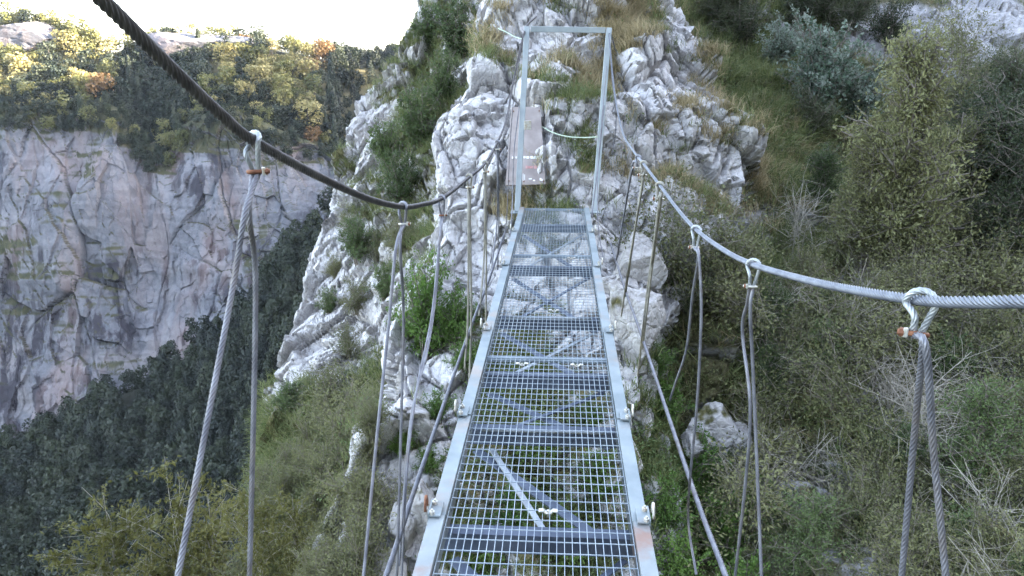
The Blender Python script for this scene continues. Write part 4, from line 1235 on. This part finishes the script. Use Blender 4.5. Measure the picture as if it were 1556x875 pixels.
def undergrowth(name, S, n, size, mat, wf, seed, hgt, label):
    rg = np.random.default_rng(seed)
    inview = (S.px > -80) & (S.px < 1640) & (S.py > -80) & (S.py < 960)
    wgt = vert_weight(S) * wf(S) * inview / np.maximum(S.d, 1)
    wgt /= wgt.sum()
    cl = rg.choice(len(S.p), n // 40, p=wgt)
    ch = rg.uniform(.3, 1, len(cl)) * hgt
    i = np.repeat(cl, 40); n = len(i)
    p = S.p[i] + (S.n[i] * .5 + np.array([0, 0, .5])) * (np.repeat(ch, 40) * rg.uniform(0, 1, n))[:, None] + rg.normal(0, .09, (n, 3))
    L = size * rg.uniform(.6, 1.4, n)
    v, q = leaf_quads(p, unit(rg.normal(0, .6, (n, 3)) + np.array([0, -.3, .8])), unit(rg.normal(0, 1, (n, 3))), L, L * .5)
    o = obj(name, np_mesh(name, v, [q], M[mat], smooth=False))
    tag(o, label, 'plants', kind='stuff')
undergrowth('ground_cover', SB, 70000, .036, 'leaf_olive', lambda S: S.veg, 11, .25, 'low olive leaves covering the left spur')
undergrowth('ground_cover', SC, 60000, .045, 'leaf_olive', lambda S: S.veg * (.35 + (S.py > 380)), 12, .35, 'low olive leaves covering the right slope')
undergrowth('ground_cover', SA, 24000, .034, 'leaf_green', lambda S: S.veg * ((S.py > 420) * 1.0 + .12), 13, .2, 'low green leaves between the blocks of the white rock')

# ------------------------------------------------------------------ far trees
def far_tree(seed, h, wd, conifer=False, nclump=22, per=26, leaf=.5):
    rg = np.random.default_rng(seed)
    pos, nr = [], []
    for k in range(nclump):
        if conifer:
            z = h * (.12 + .86 * k / nclump); rad = wd * .5 * (1 - z / h) ** .8 + .1
            th = rg.uniform(0, 2 * np.pi, per); rr_ = rad * np.sqrt(rg.uniform(.15, 1, per))
            pp = np.stack([rr_ * np.cos(th), rr_ * np.sin(th), z + rg.normal(0, .04 * h, per) - rr_ * .35], 1)
            nn = unit(np.stack([np.cos(th), np.sin(th), np.full(per, .6)], 1) + rg.normal(0, .3, (per, 3)))
        else:
            th = rg.uniform(0, 2 * np.pi); zz = rg.uniform(.25, .9)
            rad = wd * .36 * math.sqrt(max(.05, 1 - ((zz - .5) / .55) ** 2)) * math.sqrt(rg.uniform(.05, 1)) * 1.15
            c = np.array([rad * math.cos(th), rad * math.sin(th), zz * h])
            cr_ = wd * rg.uniform(.13, .22)
            nn = unit(rg.normal(0, 1, (per, 3)) + np.array([0, 0, .25]))
            pp = c + nn * cr_ * rg.uniform(.7, 1.1, per)[:, None]
            nn = unit(nn + rg.normal(0, .35, (per, 3)))
        pos.append(pp); nr.append(nn)
    pos = np.concatenate(pos); nr = np.concatenate(nr); n = len(pos)
    dr = unit(np.cross(nr, rg.normal(0, 1, (n, 3))))
    L = leaf * rg.uniform(.6, 1.4, n)
    v, q = leaf_quads(pos - dr * L[:, None] * .5, nr, dr, L, L * .8)
    t = MB(); t.tube([[0, 0, -.1 * h], [rg.normal(0, .02) * h, 0, h * .4], [0, 0, h * .8]], [.022 * h, .016 * h, .005 * h], 5, False)
    tv = np.concatenate(t.v); tq = np.concatenate(t.q)
    return v, q, tv, tq
FAR = {}
for kind, mat, con, h, wd, lf in (('gold', 'far_gold', False, 7, 6.5, .55), ('green', 'far_green', False, 7, 6.2, .55), ('rust', 'far_rust', False, 6, 5.6, .55), ('shadow', 'far_dark', False, 7.5, 6.5, .6), ('conifer', 'far_dark', True, 10, 4.2, .6)):  # 'shadow' trees carry the hill's shade in their dark leaf colour
    FAR[kind] = []
    for k in range(4):
        V, Q, tv, tq = far_tree(900 + k + hash_name(kind), h, wd, con, 26 if not con else 30, 30, lf)
        FAR[kind].append(((np_mesh(kind + '_crown', V, [Q], M[mat], smooth=False), np_mesh(kind + '_trunk', tv, [tq], M['bark_dark'])), h))
rg = random.Random(11)
def hill_zone(x):
    if x < 165: return 'left of the shaded gully'
    if x < 325: return 'in the shaded gully under the knoll'
    if x < 480: return 'between gully and dark wood'
    return 'in the dark wood right of the cliff'
def far_place(kind, x, y, hpx, on_top=False, on=('hills',)):
    h = hit(x, y, on)
    if h is None: return
    pos = h[0]; d = pos[1] * cp - pos[2] * sp
    me, hh = FAR[kind][rg.randrange(4)]
    o = bpy.data.objects.new('conifer' if kind == 'conifer' else 'tree', me[1]); col.objects.link(o)
    obj('crown', me[0], o)
    s = hpx / F * d / hh
    o.location = pos; o.scale = (s * rg.uniform(.9, 1.2),) * 2 + (s,); o.rotation_euler = (0, 0, rg.uniform(0, 6.28))
    z = 'on the skyline ' + hill_zone(x) if on_top else hill_zone(x)
    nm = {'gold': 'golden autumn tree', 'green': 'yellow-green round tree', 'rust': 'rust-orange tree', 'shadow': 'dark bushy tree', 'conifer': 'dark slender conifer'}[kind]
    tag(o, nm + ' ' + z, 'tree', nm.replace('tree', 'trees').replace('conifer', 'conifers') + ' ' + z)
pts = []
tries = 0
while len(pts) < 165 and tries < 9000:
    tries += 1
    x = rg.uniform(-40, 520)
    t, b = np.interp(x, hx, htop), np.interp(x, hx, hbot)
    y = rg.uniform(t + 4, b + 2)
    if any((x - a) ** 2 + ((y - c) * 1.5) ** 2 < 20 ** 2 for a, c in pts): continue
    if 165 < y + 40 and 350 < x < 420 and 85 < y < 115 : continue
    if (x < 100 and 52 < y < 96) or (262 < x < 345 and 55 < y < 84): continue
    pts.append((x, y))
for x, y in pts:
    u = rg.random()
    if x < 170: k = 'gold' if u < .45 else 'green' if u < .72 else 'rust' if u < .735 else 'shadow'
    elif x < 325: k = 'shadow' if u < .6 else 'conifer' if u < .72 else 'green' if u < .92 else 'gold'
    elif x < 480: k = 'gold' if u < .42 else 'green' if u < .74 else 'rust' if u < .755 else 'shadow'
    elif x < 545 and y < 120: k = 'gold' if u < .3 else 'rust' if u < .5 else 'shadow'
    else: k = 'conifer' if u < .5 else 'shadow'
    far_place(k, x, y, rg.uniform(26, 44) if k != 'conifer' else rg.uniform(36, 58))
for k in range(12):
    x = rg.uniform(-30, 560)
    b = np.interp(x, hx, hbot)
    far_place('shadow' if rg.random() < .8 else 'green', x, b - rg.uniform(3, 16), rg.uniform(12, 26))
for k in range(70):
    x = rg.uniform(-30, 540)
    y = np.interp(x, cx, ctop) + rg.uniform(-14, 30) * (1.3 if 180 < x < 290 or x > 400 else .8 if x < 170 else 1)
    far_place('shadow' if rg.random() < .75 else 'green', x, y, rg.uniform(14, 28), False, ('hills', 'cliff'))
for x in list(range(4, 150, 11)) + list(range(230, 540, 13)):
    x = x + rg.uniform(-4, 4)
    t = np.interp(x, hx, htop)
    u = rg.random()
    if u < .06: continue
    k = ('green' if u < .6 else 'gold' if u < .8 else 'shadow') if x < 480 else ('conifer' if u < .6 else 'shadow')
    far_place(k, x, t + 5, rg.uniform(16, 30) * (1.25 if x < 165 else 1), True)

# dark wood on the slope under the cliff: reads as one mass
rgn = np.random.default_rng(5)
wood_base = [far_tree(700 + k, 1.0, .62 if k % 2 else .72, k % 2 == 0, 18, 26, .078)[:2] for k in range(8)]
def wood(S, sel, n, hr, label):
    f_ = S.p[S.q]
    ws = vert_weight(S) / np.maximum(S.d, 1) ** 2 * sel
    qw = ws[S.q].sum(1); qw /= qw.sum()
    ch = rgn.choice(len(S.q), n, p=qw)
    uv = rgn.uniform(0, 1, (n, 2))
    fv, fq, tints, off = [], [], [], 0
    for c, (u, v_) in zip(ch, uv):
        a = f_[c]
        p = (a[0] * (1 - u) + a[1] * u) * (1 - v_) + (a[3] * (1 - u) + a[2] * u) * v_
        V, Q = wood_base[rgn.integers(8)]
        h = rgn.uniform(*hr)
        th = rgn.uniform(0, 6.28); cs, sn = math.cos(th), math.sin(th)
        Vr = np.stack([V[:, 0] * cs - V[:, 1] * sn, V[:, 0] * sn + V[:, 1] * cs, V[:, 2]], 1) * h + p
        tints.append(np.full(len(V), np.clip(.5 + .35 * vnoise(p[None] / 14.0, 3)[0] + rgn.normal(0, .2), 0, 1)))
        fv.append(Vr); fq.append(Q + off); off += len(V)
    o = obj('forest', np_mesh('forest', np.concatenate(fv), [np.concatenate(fq)], M['wood_dark'], smooth=False, attrs={'tint': np.concatenate(tints)}))
    tag(o, label, 'forest', kind='stuff')
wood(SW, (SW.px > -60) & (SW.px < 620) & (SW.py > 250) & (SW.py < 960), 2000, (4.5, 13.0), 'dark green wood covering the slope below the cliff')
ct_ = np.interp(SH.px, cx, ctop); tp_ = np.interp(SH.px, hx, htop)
sel = sstep(475, 530, SH.px) * (SH.px < 720) + 0.8 * sstep(160, 185, SH.px) * sstep(310, 270, SH.px) * (SH.py > tp_ + 22) + 1.6 * (SH.py > ct_ - 34) * (SH.px < 480) + .05 * (SH.py > tp_ + 20)  # real wood at the right; in the gully its dark leaves stand for shadow
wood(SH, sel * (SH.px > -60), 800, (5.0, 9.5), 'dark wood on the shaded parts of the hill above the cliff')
ct_ = np.interp(SF.px, cx, ctop)
wood(SF, (SF.py < ct_ + 16) * (SF.veg > .4) * (SF.px > -60) * (SF.px < 600) * sstep(-.25, .2, fbm(SF.p / 14, 2, 77)), 150, (3.0, 6.5), 'dark bushes along the top edge of the far cliff')

# ------------------------------------------------------------------ air
hz = MB(); hz.box((0, 0, -27.5), (3050, 0, 0), (0, 3050, 0), (0, 0, 293.5))
m = bpy.data.materials.new('haze'); m.use_nodes = True
nt = m.node_tree; nt.nodes.clear()
out = nt.nodes.new('ShaderNodeOutputMaterial'); vp = nt.nodes.new('ShaderNodeVolumePrincipled')
vp.inputs['Color'].default_value = (0.86, 0.9, 1.0, 1); vp.inputs['Density'].default_value = 0.00006
nt.links.new(vp.outputs[0], out.inputs['Volume'])
tag(hz.build('haze', m), kind='stuff')

# ------------------------------------------------------------------ render settings
sc.view_settings.view_transform = 'Standard'
sc.view_settings.look = 'None'
sc.view_settings.gamma = 1.0
sc.view_settings.exposure = 3.85
sc.render.engine = 'CYCLES'
sc.cycles.max_bounces = 6
sc.cycles.diffuse_bounces = 3
sc.cycles.transmission_bounces = 3
sc.cycles.use_denoising = True
sc.cycles.denoising_prefilter = 'ACCURATE'
sc.cycles.volume_bounces = 0
